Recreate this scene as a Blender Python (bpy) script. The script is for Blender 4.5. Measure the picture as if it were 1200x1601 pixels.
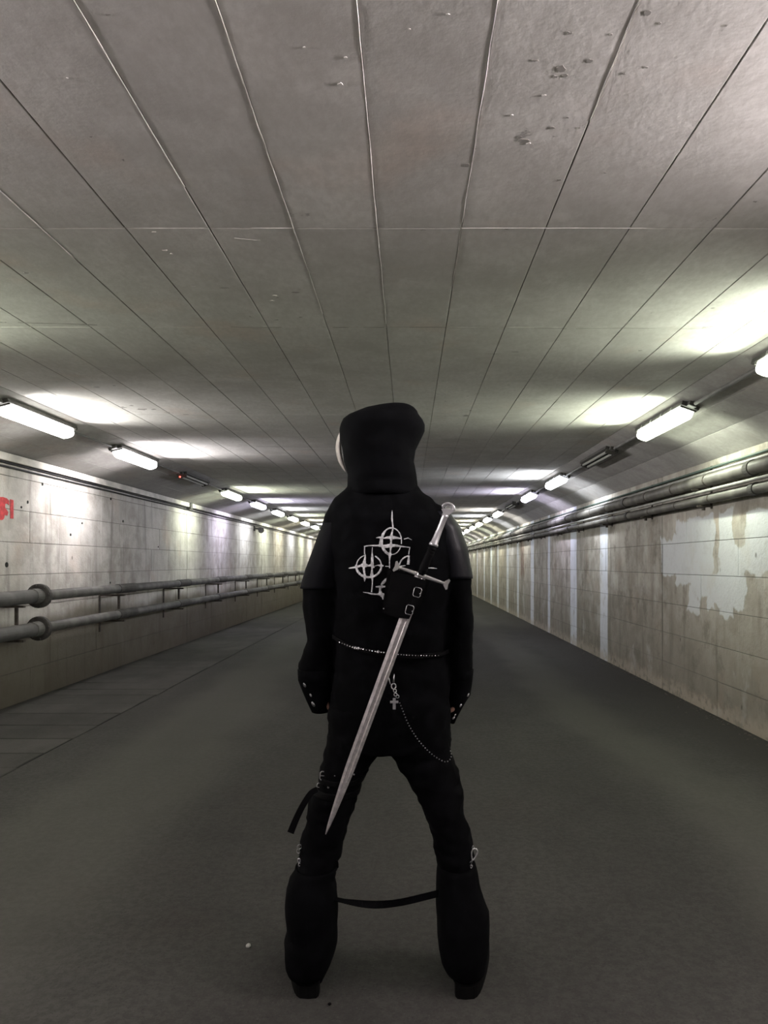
import bpy, bmesh, math, random
from mathutils import Vector, Matrix, noise
from mathutils.bvhtree import BVHTree
random.seed(7)
for o in list(bpy.data.objects): bpy.data.objects.remove(o)
sc = bpy.context.scene; C = sc.collection
# ------------------------------------------------------------------ camera
F = 1156.0; CH = 1.31; VU, VV = 638.0, 880.0          # focal length (px of 1200x1601), eye height, vanishing point
cam = bpy.data.objects.new('camera', bpy.data.cameras.new('camera')); C.objects.link(cam)
cam.location = (0, 0, CH); cam.rotation_euler = (math.pi/2, 0, 0)
cam.data.sensor_fit = 'VERTICAL'; cam.data.sensor_height = 36.0; cam.data.lens = 36.0*F/1601.0
cam.data.shift_x = -(VU-600)/1601.0; cam.data.shift_y = (VV-800.5)/1601.0
cam.data.clip_end = 200; sc.camera = cam
# ------------------------------------------------------------------ world, exposure
w = bpy.data.worlds.new('world'); sc.world = w; w.use_nodes = True
w.node_tree.nodes['Background'].inputs[0].default_value = (0.0, 0.0, 0.0, 1)
sc.view_settings.view_transform = 'Standard'; sc.view_settings.look = 'None'
sc.view_settings.gamma = 1.0; sc.view_settings.use_curve_mapping = False
sc.view_settings.exposure = 2.3
P_WALL, SPR_WALL, P_CEIL, SPR_CEIL = 1.5, 88, 2.9, 84
LAMP = 3.2                                             # radiance of the lit lamp covers
# lamp row data: (Y centre, tint, strength factor); strength 0 = dead lamp
WHITE=(1,.97,.93); GREENISH=(.93,1,.80); PINK=(1,.90,.91); VIOLET=(.80,.76,1); COOL=(.90,.93,1); YEL=(1,.97,.76)
LEFT_LAMPS = [(-7.2,WHITE,.8),(-5.05,PINK,.9),(-2.9,PINK,.9),(-.75,PINK,1.6),(1.40,PINK,2.3),(3.42,GREENISH,.7),
 (5.78,WHITE,1),(7.85,(1,.95,.97),1.5),(10.0,None,0),(12.1,GREENISH,1),(14.25,VIOLET,1.1),(16.4,COOL,1),(18.55,GREENISH,1),(20.7,YEL,1),(22.9,COOL,1)]
RIGHT_LAMPS = [(-7.0,WHITE,.8),(-4.9,PINK,.9),(-2.75,VIOLET,.8),(-.6,PINK,1.8),(1.55,PINK,2.6),(3.68,GREENISH,.75),
 (5.85,GREENISH,1.0),(7.9,None,0),(10.08,COOL,1.1),(12.35,VIOLET,1.0),(14.5,None,0),(16.65,WHITE,1),(18.8,COOL,1),(21.0,YEL,1),(23.1,GREENISH,1)]
y = 25.05
k = 0
while y < 58:
    LEFT_LAMPS.append((y,[GREENISH,WHITE,YEL,COOL][k%4],1)); RIGHT_LAMPS.append((y+.2,[YEL,WHITE,GREENISH,WHITE][k%4],1)); y += 2.15; k += 1

# ================================================================== helpers
XL, XR = -3.63, 2.63; KL, KR = -2.76, 1.90; H = 2.505; ZL = 2.285
R1 = (2.40, 2.33); ZR = 2.197
Y0, Y1 = -8.0, 60.0
def P(u, v, Y): return Vector(((u-VU)/F*Y, Y, CH-(v-VV)/F*Y))
def link(o, parent=None):
    C.objects.link(o)
    if parent is not None:
        o.parent = parent
        o.matrix_parent_inverse = Matrix.Identity(4)
    return o
def mesh(name, verts, faces, mat=None, smooth=False):
    me = bpy.data.meshes.new(name); me.from_pydata([tuple(v) for v in verts], [], faces); me.update()
    if mat: me.materials.append(mat)
    if smooth:
        for p in me.polygons: p.use_smooth = True
    return me
class MB:
    def __init__(s): s.v=[]; s.f=[]
    def add(s, vs, fs):
        n=len(s.v); s.v += [Vector(v) for v in vs]; s.f += [tuple(i+n for i in f) for f in fs]; return s
    def box(s, a, b, ch=0.0):
        x0,y0,z0=a; x1,y1,z1=b
        if ch<=0:
            s.add([(x0,y0,z0),(x1,y0,z0),(x1,y1,z0),(x0,y1,z0),(x0,y0,z1),(x1,y0,z1),(x1,y1,z1),(x0,y1,z1)],
              [(0,3,2,1),(4,5,6,7),(0,1,5,4),(1,2,6,5),(2,3,7,6),(3,0,4,7)]); return s
        bm=bmesh.new(); bmesh.ops.create_cube(bm,size=1)
        for v in bm.verts: v.co=Vector(((x0+x1)/2+v.co.x*(x1-x0),(y0+y1)/2+v.co.y*(y1-y0),(z0+z1)/2+v.co.z*(z1-z0)))
        bmesh.ops.bevel(bm,geom=bm.edges[:]+bm.verts[:],offset=ch,segments=2,affect='EDGES',profile=.6)
        bm.verts.index_update(); s.add([v.co.copy() for v in bm.verts],[tuple(v.index for v in f.verts) for f in bm.faces]); bm.free(); return s
    def tube(s, pts, rad, n=12, cap=True, sq=None):
        pts=[Vector(p) for p in pts]; m=len(pts)
        if not hasattr(rad,'__len__'): rad=[rad]*m
        up=None; vs=[]; fs=[]
        for i,p in enumerate(pts):
            t=(pts[min(i+1,m-1)]-pts[max(i-1,0)]).normalized()
            if up is None:
                up=Vector((0,0,1)) if abs(t.z)<.9 else Vector((1,0,0))
            a=t.cross(up)
            if a.length<1e-5: a=t.orthogonal()
            a.normalize(); b=a.cross(t).normalized(); up=b
            r=rad[i]; ra,rb=(r if not hasattr(r,'__len__') else r[0]),(r if not hasattr(r,'__len__') else r[1])
            for k in range(n):
                th=2*math.pi*k/n; vs.append(p+a*math.cos(th)*ra+b*math.sin(th)*rb)
        for i in range(m-1):
            for k in range(n):
                fs.append((i*n+k,i*n+(k+1)%n,(i+1)*n+(k+1)%n,(i+1)*n+k))
        if cap: fs.append(tuple(range(n-1,-1,-1))); fs.append(tuple((m-1)*n+k for k in range(n)))
        return s.add(vs,fs)
    def ball(s, c, r, n=8, m=6, rot=None):
        if not hasattr(r,'__len__'): r=(r,r,r)
        c=Vector(c); vs=[]; fs=[]
        for i in range(1,m):
            ph=math.pi*i/m
            for k in range(n):
                th=2*math.pi*k/n; vs.append(Vector((r[0]*math.sin(ph)*math.cos(th),r[1]*math.sin(ph)*math.sin(th),r[2]*math.cos(ph))))
        vs.append(Vector((0,0,r[2]))); vs.append(Vector((0,0,-r[2])))
        T=len(vs)-2; B=len(vs)-1
        for i in range(m-2):
            for k in range(n): fs.append((i*n+k,(i+1)*n+k,(i+1)*n+(k+1)%n,i*n+(k+1)%n))
        for k in range(n): fs.append((T,k,(k+1)%n)); fs.append((B,(m-2)*n+(k+1)%n,(m-2)*n+k))
        if rot: vs=[rot@v for v in vs]
        return s.add([v+c for v in vs],fs)
    def loft(s, rings, n=32, cap=True, e=2.0):
        """rings: (xl, xr, z, yc, b)"""
        vs=[]; fs=[]; m=len(rings)
        for (xl,xr,z,yc,b) in rings:
            cx=(xl+xr)/2; a=(xr-xl)/2
            for k in range(n):
                th=2*math.pi*k/n; c_,s_=math.cos(th),math.sin(th)
                vs.append(Vector((cx+a*math.copysign(abs(c_)**(2/e),c_), yc+b*math.copysign(abs(s_)**(2/e),s_), z)))
        for i in range(m-1):
            for k in range(n): fs.append((i*n+k,i*n+(k+1)%n,(i+1)*n+(k+1)%n,(i+1)*n+k))
        if cap: fs.append(tuple(range(n-1,-1,-1))); fs.append(tuple((m-1)*n+k for k in range(n)))
        return s.add(vs,fs)
    def prism(s, poly, axis_pt, ud, vd, depth):
        """poly of (a,b): point = axis_pt + a*ud + b*vd, extruded by vector depth"""
        n=len(poly); base=[Vector(axis_pt)+ud*a+vd*b for a,b in poly]
        return s.add(base+[p+depth for p in base],[tuple(range(n-1,-1,-1)),tuple(range(n,2*n))]+[(i,(i+1)%n,(i+1)%n+n,i+n) for i in range(n)])
    def obj(s, name, mat, parent=None, smooth=False, loc=None, fix=True):
        vs=s.v
        if loc is not None: L=Vector(loc); vs=[v-L for v in vs]
        me=mesh(name,vs,s.f,mat,smooth)
        if fix:
            bm=bmesh.new(); bm.from_mesh(me); bmesh.ops.recalc_face_normals(bm,faces=bm.faces[:]); bm.to_mesh(me); bm.free()
            if smooth:
                for p in me.polygons: p.use_smooth=True
        o=bpy.data.objects.new(name,me)
        if loc is not None: o.location=loc
        return link(o,parent)
def tag(o,label=None,cat=None,group=None,kind=None):
    if label: o['label']=label
    if cat: o['category']=cat
    if group: o['group']=group
    if kind: o['kind']=kind
    return o
def empty(name,loc=(0,0,0),rot=(0,0,0),parent=None):
    o=bpy.data.objects.new(name,None); o.location=loc; o.rotation_euler=rot; o.empty_display_size=.1; return link(o,parent)
def copy_tree(o,parent=None):
    c=o.copy(); C.objects.link(c)
    if parent is not None: c.parent=parent
    for ch in list(o.children): copy_tree(ch,c)
    return c
def inst(name, me, loc, parent=None, rot=None, scale=None):
    o=bpy.data.objects.new(name,me); o.location=loc
    if rot: o.rotation_euler=rot
    if scale: o.scale=scale
    return link(o,parent)
def smooth_curve(pts, n):
    """Catmull-Rom through 2D/3D tuples"""
    out=[]; m=len(pts)
    for i in range(m-1):
        p0,p1,p2,p3=[Vector(pts[j]) for j in (max(i-1,0),i,i+1,min(i+2,m-1))]
        for k in range(n):
            t=k/n; out.append(.5*((2*p1)+(-p0+p2)*t+(2*p0-5*p1+4*p2-p3)*t*t+(-p0+3*p1-3*p2+p3)*t**3))
    out.append(Vector(pts[-1])); return out

# ================================================================== materials
class NT:
    def __init__(s,name):
        s.m=bpy.data.materials.new(name); s.m.use_nodes=True; s.t=s.m.node_tree; s.n=s.t.nodes; s.l=s.t.links
        s.b=s.n['Principled BSDF']; s.pos=None
    def new(s,t,**kw):
        n=s.n.new(t)
        for k,v in kw.items(): setattr(n,k,v)
        return n
    def inp(s,sock,v):
        if isinstance(v,(int,float)): sock.default_value=v
        elif isinstance(v,tuple): sock.default_value=v if len(v)==4 or sock.type=='VECTOR' else (*v,1)
        else: s.l.new(v,sock)
    def P(s):
        if not s.pos: s.pos=s.new('ShaderNodeNewGeometry').outputs['Position']
        return s.pos
    def map(s,vec,scale,loc=(0,0,0)):
        n=s.new('ShaderNodeMapping'); s.l.new(vec,n.inputs[0]); n.inputs['Scale'].default_value=scale; n.inputs['Location'].default_value=loc; return n.outputs[0]
    def noise(s,scale,detail=4,rough=.55,stretch=(1,1,1),loc=(0,0,0),dist=0,color=False):
        n=s.new('ShaderNodeTexNoise'); s.l.new(s.map(s.P(),stretch,loc),n.inputs['Vector'])
        n.inputs['Scale'].default_value=scale; n.inputs['Detail'].default_value=detail; n.inputs['Roughness'].default_value=rough; n.inputs['Distortion'].default_value=dist
        return n.outputs['Color' if color else 'Fac']
    def ramp(s,f,a,b,va=0.0,vb=1.0):
        n=s.new('ShaderNodeMapRange'); n.interpolation_type='SMOOTHSTEP'; s.inp(n.inputs['Value'],f)
        n.inputs['From Min'].default_value=a; n.inputs['From Max'].default_value=b; n.inputs['To Min'].default_value=va; n.inputs['To Max'].default_value=vb; return n.outputs[0]
    def math(s,op,a,b=0.0,c=0.0):
        n=s.new('ShaderNodeMath',operation=op); s.inp(n.inputs[0],a); s.inp(n.inputs[1],b); s.inp(n.inputs[2],c); return n.outputs[0]
    def mix(s,f,a,b,mode='MIX'):
        n=s.new('ShaderNodeMix',data_type='RGBA',blend_type=mode); s.inp(n.inputs[0],f); s.inp(n.inputs[6],a); s.inp(n.inputs[7],b); return n.outputs[2]
    def sep(s,v=None):
        n=s.new('ShaderNodeSeparateXYZ'); s.l.new(v or s.P(),n.inputs[0]); return n.outputs
    def bump(s,h,strength=.3,dist=.01):
        n=s.new('ShaderNodeBump'); s.inp(n.inputs['Height'],h); n.inputs['Strength'].default_value=strength; n.inputs['Distance'].default_value=dist; s.l.new(n.outputs[0],s.b.inputs['Normal'])
    def color(s,c): s.inp(s.b.inputs['Base Color'],c)
    def rough(s,r): s.inp(s.b.inputs['Roughness'],r)
def simple(name,col,rough=.6,metal=0.0,bump=None,var=0.0,vs=30,spec=None):
    t=NT(name); t.b.inputs['Metallic'].default_value=metal; t.rough(rough)
    if var>0:
        f=t.ramp(t.noise(vs,4),.35,.7); t.color(t.mix(f,tuple(c*(1-var) for c in col),tuple(min(1,c*(1+var)) for c in col)))
    else: t.color(col)
    if bump: t.bump(t.noise(bump[0],4),bump[1],bump[2])
    if spec is not None: t.b.inputs['Specular IOR Level'].default_value=spec
    return t.m
def boxmask(t,yv,zv,y0,y1,z0,z1,soft=.012):
    a=t.math('MINIMUM',t.math('SUBTRACT',yv,y0),t.math('SUBTRACT',y1,yv))
    b=t.math('MINIMUM',t.math('SUBTRACT',zv,z0),t.math('SUBTRACT',z1,zv))
    return t.ramp(t.math('MINIMUM',a,b),-soft,soft)
def concrete(name, base, dark, light, kind):
    t=NT(name)
    big=t.ramp(t.noise(.9,5,.6),.35,.68); med=t.ramp(t.noise(4.5,6,.65,loc=(3,1,2)),.38,.66)
    c=t.mix(big,dark,base); c=t.mix(t.math('MULTIPLY',med,.55),c,light)
    oi=t.new('ShaderNodeObjectInfo').outputs['Random']
    c=t.mix(1.0,c,t.mix(oi,(.93,.93,.93),(1.05,1.05,1.05)),'MULTIPLY')
    # brown and green tint patches
    c=t.mix(t.ramp(t.noise(1.7,4,loc=(9,4,1)),.55,.75,0,.35),c,(base[0]*1.05,base[1]*.82,base[2]*.70))
    if kind=='ceiling':
        # scattered dark pits and blow holes in clusters
        vor=t.new('ShaderNodeTexVoronoi'); t.l.new(t.map(t.P(),(1,1,1)),vor.inputs['Vector']); vor.inputs['Scale'].default_value=7.0
        pit=t.ramp(vor.outputs['Distance'],.03,.09,1,0); cl=t.ramp(t.noise(1.3,2,loc=(5,2,0)),.52,.62)
        c=t.mix(t.math('MULTIPLY',t.math('MULTIPLY',pit,cl),.55),c,(.12,.11,.10))
        c=t.mix(t.ramp(t.noise(38,5,.7,stretch=(1,.5,1)),.35,.65,.0,.30),c,(dark[0]*.78,dark[1]*.76,dark[2]*.74))
        scuff=t.ramp(t.noise(9,5,.7,loc=(1,7,3)),.66,.72); c=t.mix(t.math('MULTIPLY',t.math('MULTIPLY',scuff,cl),.6),c,(.16,.15,.14))
        t.bump(t.math('ADD',t.noise(55,5,.6),t.math('MULTIPLY',t.noise(8,4,loc=(4,4,4)),1.0)),.16,.005)
    else:
        sx=t.sep()
        streak=t.ramp(t.noise(5.5,5,.6,stretch=(1,1,.12),loc=(2,5,1)),.50,.70)
        c=t.mix(t.math('MULTIPLY',streak,.6),c,tuple(d*.62 for d in dark))
        drip=t.ramp(t.noise(14,4,.6,stretch=(1,1,.05),loc=(8,0,1)),.60,.74)
        c=t.mix(t.math('MULTIPLY',drip,.35),c,tuple(min(1,l*1.15) for l in light))
        # darker brown towards the ground, with a wavy upper edge
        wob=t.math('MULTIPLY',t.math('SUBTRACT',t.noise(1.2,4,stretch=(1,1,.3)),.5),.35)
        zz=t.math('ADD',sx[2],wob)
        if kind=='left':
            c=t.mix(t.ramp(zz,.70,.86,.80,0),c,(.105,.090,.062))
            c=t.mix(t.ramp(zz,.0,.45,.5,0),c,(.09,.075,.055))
        else:
            c=t.mix(t.ramp(zz,.15,1.30,.62,0),c,(.15,.135,.105))
            # paint: irregular white patches and vertical bands, measured on the wall
            nz=t.new('ShaderNodeTexNoise'); t.l.new(t.map(t.P(),(1,1,.6)),nz.inputs['Vector']); nz.inputs['Scale'].default_value=5; nz.inputs['Detail'].default_value=4
            nv=t.sep(nz.outputs['Color'])
            yv=t.math('ADD',sx[1],t.math('MULTIPLY',t.math('SUBTRACT',nv[0],.5),.34)); zv=t.math('ADD',sx[2],t.math('MULTIPLY',t.math('SUBTRACT',nv[1],.5),.26))
            m=None
            for (y0,y1,z0,z1) in [(7.05,7.72,1.16,1.56),(6.60,7.30,1.10,1.71),(6.34,6.95,.86,1.73),(5.98,6.24,.86,1.76),(5.82,6.60,1.02,1.40),(5.80,6.45,.93,1.12),(4.2,5.74,1.24,1.70),(5.70,6.10,1.24,1.46),(4.9,5.3,1.5,1.8),(2.6,4.3,1.05,1.6)]:
                b=boxmask(t,yv,zv,y0,y1,z0,z1); m=b if m is None else t.math('MAXIMUM',m,b)
            for (y0,y1,z0,z1) in [(6.25,6.36,1.24,1.9),(6.52,6.70,.6,1.00)]:
                m=t.math('SUBTRACT',m,boxmask(t,yv,zv,y0,y1,z0,z1))
            m=t.math('MAXIMUM',m,0.0)
            yb=t.math('ADD',sx[1],t.math('MULTIPLY',t.math('SUBTRACT',nv[0],.5),.05)); bnd=None
            for (y0,y1) in [(9.76,10.14),(11.56,12.0),(13.72,13.95),(15.5,15.9),(17.6,17.9),(19.4,19.8),(21.5,21.9),(23.3,23.7),(25.4,25.8),(28,28.4)]:
                b=boxmask(t,yb,sx[2],y0,y1,-1,3,.01); bnd=b if bnd is None else t.math('MAXIMUM',bnd,b)
            bnd=t.math('MULTIPLY',bnd,t.ramp(t.noise(6,4,.6,loc=(0,3,0)),.28,.42,.45,.9))
            # rusty run at about Y 17.5
            rust=t.math('MULTIPLY',boxmask(t,yv,sx[2],16.85,17.35,1.0,2.3,.1),t.ramp(t.noise(7,4,.7,stretch=(1,1,.25)),.42,.6))
            c=t.mix(t.math('MULTIPLY',rust,.8),c,(.10,.035,.018))
            grain=t.ramp(t.noise(26,4,.6),.3,.45,.82,1)
            c=t.mix(t.math('MULTIPLY',m,grain),c,(.50,.52,.53)); c=t.mix(bnd,c,(.60,.63,.68))
            # crumbling pale salts at the foot
            blot=t.ramp(t.noise(3.0,6,.72,loc=(4,9,2)),.50,.66,0,.55); c=t.mix(t.math('MULTIPLY',blot,t.math('SUBTRACT',1.0,t.math('MULTIPLY',t.math('MAXIMUM',m,bnd),.75))),c,(.13,.118,.095))
            pale=t.ramp(t.noise(2.1,5,.65,stretch=(1,1,.7),loc=(14,3,7)),.55,.66,0,.40); c=t.mix(pale,c,(.46,.45,.42))
            salt=t.math('MULTIPLY',t.ramp(t.math('ADD',sx[2],t.math('MULTIPLY',t.noise(9,4,loc=(1,1,6)),.22)),.16,.28,1,0),t.ramp(t.noise(12,4),.34,.5))
            c=t.mix(t.math('MULTIPLY',salt,.6),c,(.42,.36,.29))
        vor=t.new('ShaderNodeTexVoronoi'); t.l.new(t.map(t.P(),(1,1,.7)),vor.inputs['Vector']); vor.inputs['Scale'].default_value=4.0
        c=t.mix(t.math('MULTIPLY',t.ramp(vor.outputs['Distance'],.03,.085,1,0),t.ramp(t.noise(1.1,2),.48,.56,0,.7)),c,(.07,.06,.05))
        t.bump(t.math('ADD',t.noise(45,5,.65),t.math('MULTIPLY',t.noise(6,4),2.5)),.55,.007)
    t.color(c); t.rough(.85); t.b.inputs['Specular IOR Level'].default_value=.25
    return t.m
M={}
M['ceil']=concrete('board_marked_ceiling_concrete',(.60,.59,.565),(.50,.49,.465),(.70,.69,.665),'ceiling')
M['joint']=simple('joint_mortar',(.10,.092,.08),.9)
M['haunch']=concrete('dark_haunch_concrete',(.37,.36,.34),(.29,.28,.265),(.44,.43,.41),'ceiling')  # same concrete as the ceiling boards, in a darker tone
M['joint_c']=simple('ceiling_joint_mortar',(.50,.485,.46),.9)
M['fin']=simple('pale_mortar_fin',(.80,.78,.75),.8,var=.15,vs=15)
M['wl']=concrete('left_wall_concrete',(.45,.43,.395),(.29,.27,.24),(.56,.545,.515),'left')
M['wr']=concrete('right_wall_concrete',(.37,.345,.30),(.245,.225,.19),(.46,.44,.39),'right')
def floor_mat():
    t=NT('worn_asphalt'); a=t.ramp(t.noise(.55,5,.6,stretch=(1,.35,1)),.36,.66)
    c=t.mix(a,(.055,.054,.050),(.082,.082,.075)); c=t.mix(t.ramp(t.noise(3.2,6,.7),.45,.7,0,.35),c,(.042,.041,.039))
    c=t.mix(t.ramp(t.noise(1.1,3,loc=(6,2,0)),.58,.75,0,.3),c,(.062,.052,.047))
    gr=t.noise(32,5,.7); c=t.mix(t.ramp(gr,.40,.60,.0,.40),c,(.034,.033,.031)); sp=t.noise(110,3,.6); c=t.mix(t.ramp(sp,.58,.70,0,.45),c,(.095,.092,.085)); c=t.mix(t.ramp(sp,.30,.42,.5,0),c,(.02,.02,.02))
    x=t.sep(); c=t.mix(t.ramp(t.math('ADD',x[0],t.math('MULTIPLY',t.noise(1.5,4),.5)),2.2,2.75,0,.6),c,(.046,.044,.040))
    trk=t.math('ADD',x[0],t.math('MULTIPLY',t.math('SUBTRACT',t.noise(.5,3,loc=(3,3,0)),.5),.9)); tm=t.math('MULTIPLY',t.ramp(trk,1.15,1.45),t.ramp(trk,1.6,2.0,1,0))
    tm=t.math('MAXIMUM',tm,t.math('MULTIPLY',t.ramp(trk,-2.3,-1.9),t.ramp(trk,-1.5,-1.0,1,0)))
    c=t.mix(t.math('MULTIPLY',tm,.42),c,(.115,.115,.10))
    t.color(c); t.rough(.9); t.b.inputs['Specular IOR Level'].default_value=.15
    t.bump(t.math('ADD',t.noise(120,3,.6),t.math('MULTIPLY',t.noise(9,4),.6)),.5,.004); return t.m
M['floor']=floor_mat()
def slab_mat():
    t=NT('worn_gutter_slab'); a=t.ramp(t.noise(2,5,.65,stretch=(1,.6,1)),.36,.66)
    c=t.mix(a,(.054,.053,.049),(.078,.076,.070)); oi=t.new('ShaderNodeObjectInfo').outputs['Random']
    c=t.mix(1.0,c,t.mix(oi,(.85,.85,.85),(1.1,1.1,1.1)),'MULTIPLY'); c=t.mix(t.ramp(t.noise(140,2),.58,.7,0,.4),c,(.15,.145,.135))
    t.color(c); t.rough(.9); t.b.inputs['Specular IOR Level'].default_value=.15; t.bump(t.noise(70,4),.4,.004); return t.m
M['slab']=slab_mat()
M['dirt']=simple('dark_joint_dirt',(.008,.008,.007),.95)
M['pipe']=simple('painted_grey_pipe',(.115,.112,.106),.55,bump=(40,.25,.002),var=.25,vs=6)
M['pipe_dark']=simple('dark_grimy_cast_iron',(.05,.047,.043),.7,bump=(30,.4,.003),var=.3,vs=10)
M['pipe_r']=simple('dull_galvanised_pipe',(.105,.10,.088),.5,bump=(50,.2,.002),var=.3,vs=5)
M['pipe_thin']=simple('pale_plastic_conduit',(.26,.26,.24),.5,var=.15,vs=8)
M['cable_green']=simple('green_cable',(.035,.06,.048),.5)
M['cable']=simple('black_cable',(.02,.02,.02),.6)
M['bracket']=simple('rusty_dark_bracket_steel',(.06,.05,.042),.7,metal=.3,var=.35,vs=25)
M['trim']=simple('pale_ledge_render',(.48,.46,.42),.8,bump=(40,.4,.004),var=.2,vs=5)
M['house']=simple('grimy_lamp_housing',(.06,.058,.052),.6,var=.3,vs=20)
M['glass_dead']=simple('dull_unlit_tube',(.30,.30,.27),.4)
M['red_paint']=simple('red_spray_paint',(.50,.045,.05),.7,var=.25,vs=25)
def cloth(name,col,rough=.95,scale=260,spec=.05,sheen=.0):
    t=NT(name); t.color(t.mix(t.ramp(t.noise(18,4),.4,.65),tuple(c*.75 for c in col),tuple(c*1.3 for c in col))); t.rough(rough)
    t.b.inputs['Specular IOR Level'].default_value=spec; t.b.inputs['Sheen Weight'].default_value=sheen
    t.bump(t.noise(scale,3),.25,.0015); return t.m
M['black']=cloth('black_cotton_fleece',(.0026,.0028,.0034)); M['denim']=cloth('black_trouser_twill',(.0028,.0029,.0036),.9)
M['panel']=simple('charcoal_leather_sleeve',(.0035,.0038,.0055),.8,bump=(22,.35,.004),spec=.1)
M['leather']=simple('black_leather',(.0025,.0025,.003),.75,bump=(120,.3,.001),spec=.08)
M['boot']=simple('black_boot_leather',(.004,.004,.0045),.8,bump=(60,.3,.001),spec=.08)
M['rubber']=simple('black_rubber_sole',(.004,.004,.004),.95,spec=.08)
M['print']=simple('white_screen_print',(.62,.63,.65),.8,var=.3,vs=110)
M['steel']=simple('polished_steel',(.85,.85,.85),.30,metal=.8)
M['chrome']=simple('bright_chrome_hardware',(.95,.96,.98),.25,metal=.75)
M['dull_steel']=simple('dull_chain_steel',(.45,.45,.46),.35,metal=1.0)
def blade_mat():
    t=NT('brushed_blade_steel'); c=t.mix(t.ramp(t.noise(60,4,.7),.35,.7),(.40,.385,.39),(.60,.58,.58)); t.color(c)
    t.b.inputs['Metallic'].default_value=.55; t.rough(.42); t.bump(t.noise(90,3),.15,.0008); return t.m
M['blade']=blade_mat()
M['pewter']=simple('cast_pewter_grip',(.50,.50,.52),.38,metal=.6,bump=(60,.2,.001))
M['skin']=simple('skin',(.42,.24,.18),.55,bump=(150,.2,.0008),var=.06,vs=12)
M['hair']=simple('pale_blond_hair',(.36,.34,.31),.6,bump=(300,.4,.001),var=.15,vs=80)
M['eye']=simple('eye_white',(.7,.7,.68),.2); M['iris']=simple('dark_iris',(.05,.035,.02),.2)
M['stone']=simple('pale_litter',(.5,.5,.47),.8)
_em={}
def glow(name,col,s):
    k=(name,col,round(s,3))
    if k not in _em:
        t=NT(name); t.color((.8,.8,.8)); t.b.inputs['Emission Color'].default_value=(*col,1); t.b.inputs['Emission Strength'].default_value=s; _em[k]=t.m
    return _em[k]

# ================================================================== setting: shell
def struct(name,mb,mat,parent=None,**k):
    o=mb.obj(name,mat,parent,**k)
    if parent is None: o['kind']='structure'
    return o
T=.25; BT=.006     # shell thickness, board thickness (boards stand proud of the shell)
floor=struct('floor',MB().box((XL-T,Y0-T,-.3),(XR+T,Y1+T,-.0)),M['floor'])
def strip_shell(name,pts,mat):   # pts: inner profile points, shell thickness outward (up)
    mb=MB(); n=len(pts); vs=[]
    for yy in (Y0-T,Y1+T):
        for x,z in pts: vs.append((x,yy,z))
        for x,z in reversed(pts): vs.append((x,yy,H+.35))
    m=2*n; mb.add(vs,[tuple(range(m)),tuple(range(2*m-1,m-1,-1))]+[(i,i+m,(i+1)%m+m,(i+1)%m) for i in range(m)]); return struct(name,mb,mat)
# slope unit vectors
def slope_n(p,q):
    d=Vector((q[0]-p[0],0,q[1]-p[1])).normalized(); n=Vector((d.z,0,-d.x)); return d,(n if n.z<0 else -n)
prof=[(XL-T,ZL+.02),(XL,ZL+BT),(KL,H+BT),(KR,H+BT),(R1[0],R1[1]+BT),(XR,ZR+BT),(XR+T,ZR+.02)]
ceiling=strip_shell('ceiling',prof,M['joint_c'])
wall_left=struct('wall_left',MB().box((XL-T,Y0-T,0),(XL-BT,Y1+T,ZL+.02)),M['joint'])
wall_right=struct('wall_right',MB().box((XR+BT,Y0-T,0),(XR+T,Y1+T,ZR+.02)),M['joint'])
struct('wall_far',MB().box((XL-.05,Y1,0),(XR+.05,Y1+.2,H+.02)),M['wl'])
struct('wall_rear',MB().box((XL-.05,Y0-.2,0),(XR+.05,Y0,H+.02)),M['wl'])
_bm={}
def board_mesh(lu,lv,mat,t=BT,c=.0022):
    """board lying in local XY (u,v), back at z=0, face at z=t, chamfered"""
    k=(round(lu,3),round(lv,3),mat.name,t)
    if k not in _bm:
        a,b=lu/2,lv/2
        vs=[(-a,-b,0),(a,-b,0),(a,b,0),(-a,b,0),(-a,-b,t-c),(a,-b,t-c),(a,b,t-c),(-a,b,t-c),(-a+c,-b+c,t),(a-c,-b+c,t),(a-c,b-c,t),(-a+c,b-c,t)]
        fs=[(0,3,2,1)]+[(i,(i+1)%4,(i+1)%4+4,i+4) for i in range(4)]+[(i+4,(i+1)%4+4,(i+1)%4+8,i+8) for i in range(4)]+[(8,9,10,11)]
        _bm[k]=mesh('board',vs,fs,mat)
    return _bm[k]
def board(parent,c,ud,vd,nd,lu,lv,mat,name='board',jit=.0002):
    me=board_mesh(lu,lv,mat); o=bpy.data.objects.new(name,me)
    m=Matrix((ud,vd,nd)).transposed().to_4x4(); o.matrix_world=m
    o.location=Vector(c)+nd*random.uniform(-jit,jit); return link(o,parent)
EX,EY,EZ=Vector((1,0,0)),Vector((0,1,0)),Vector((0,0,1))
def joined_plate(parent,name,p,q,y0,y1,nd,mat):
    """one long plate between profile points p and q (surface at the profile)"""
    p=Vector((p[0],0,p[1])); q=Vector((q[0],0,q[1])); mb=MB(); vs=[]
    for yy in (y0,y1):
        for a in (p,q,q-nd*BT,p-nd*BT): vs.append(a+EY*yy)
    mb.add(vs,[(0,1,2,3),(7,6,5,4),(0,4,5,1),(1,5,6,2),(2,6,7,3),(3,7,4,0)]); return mb.obj(name,mat,parent)
GAP=.0026
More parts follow.
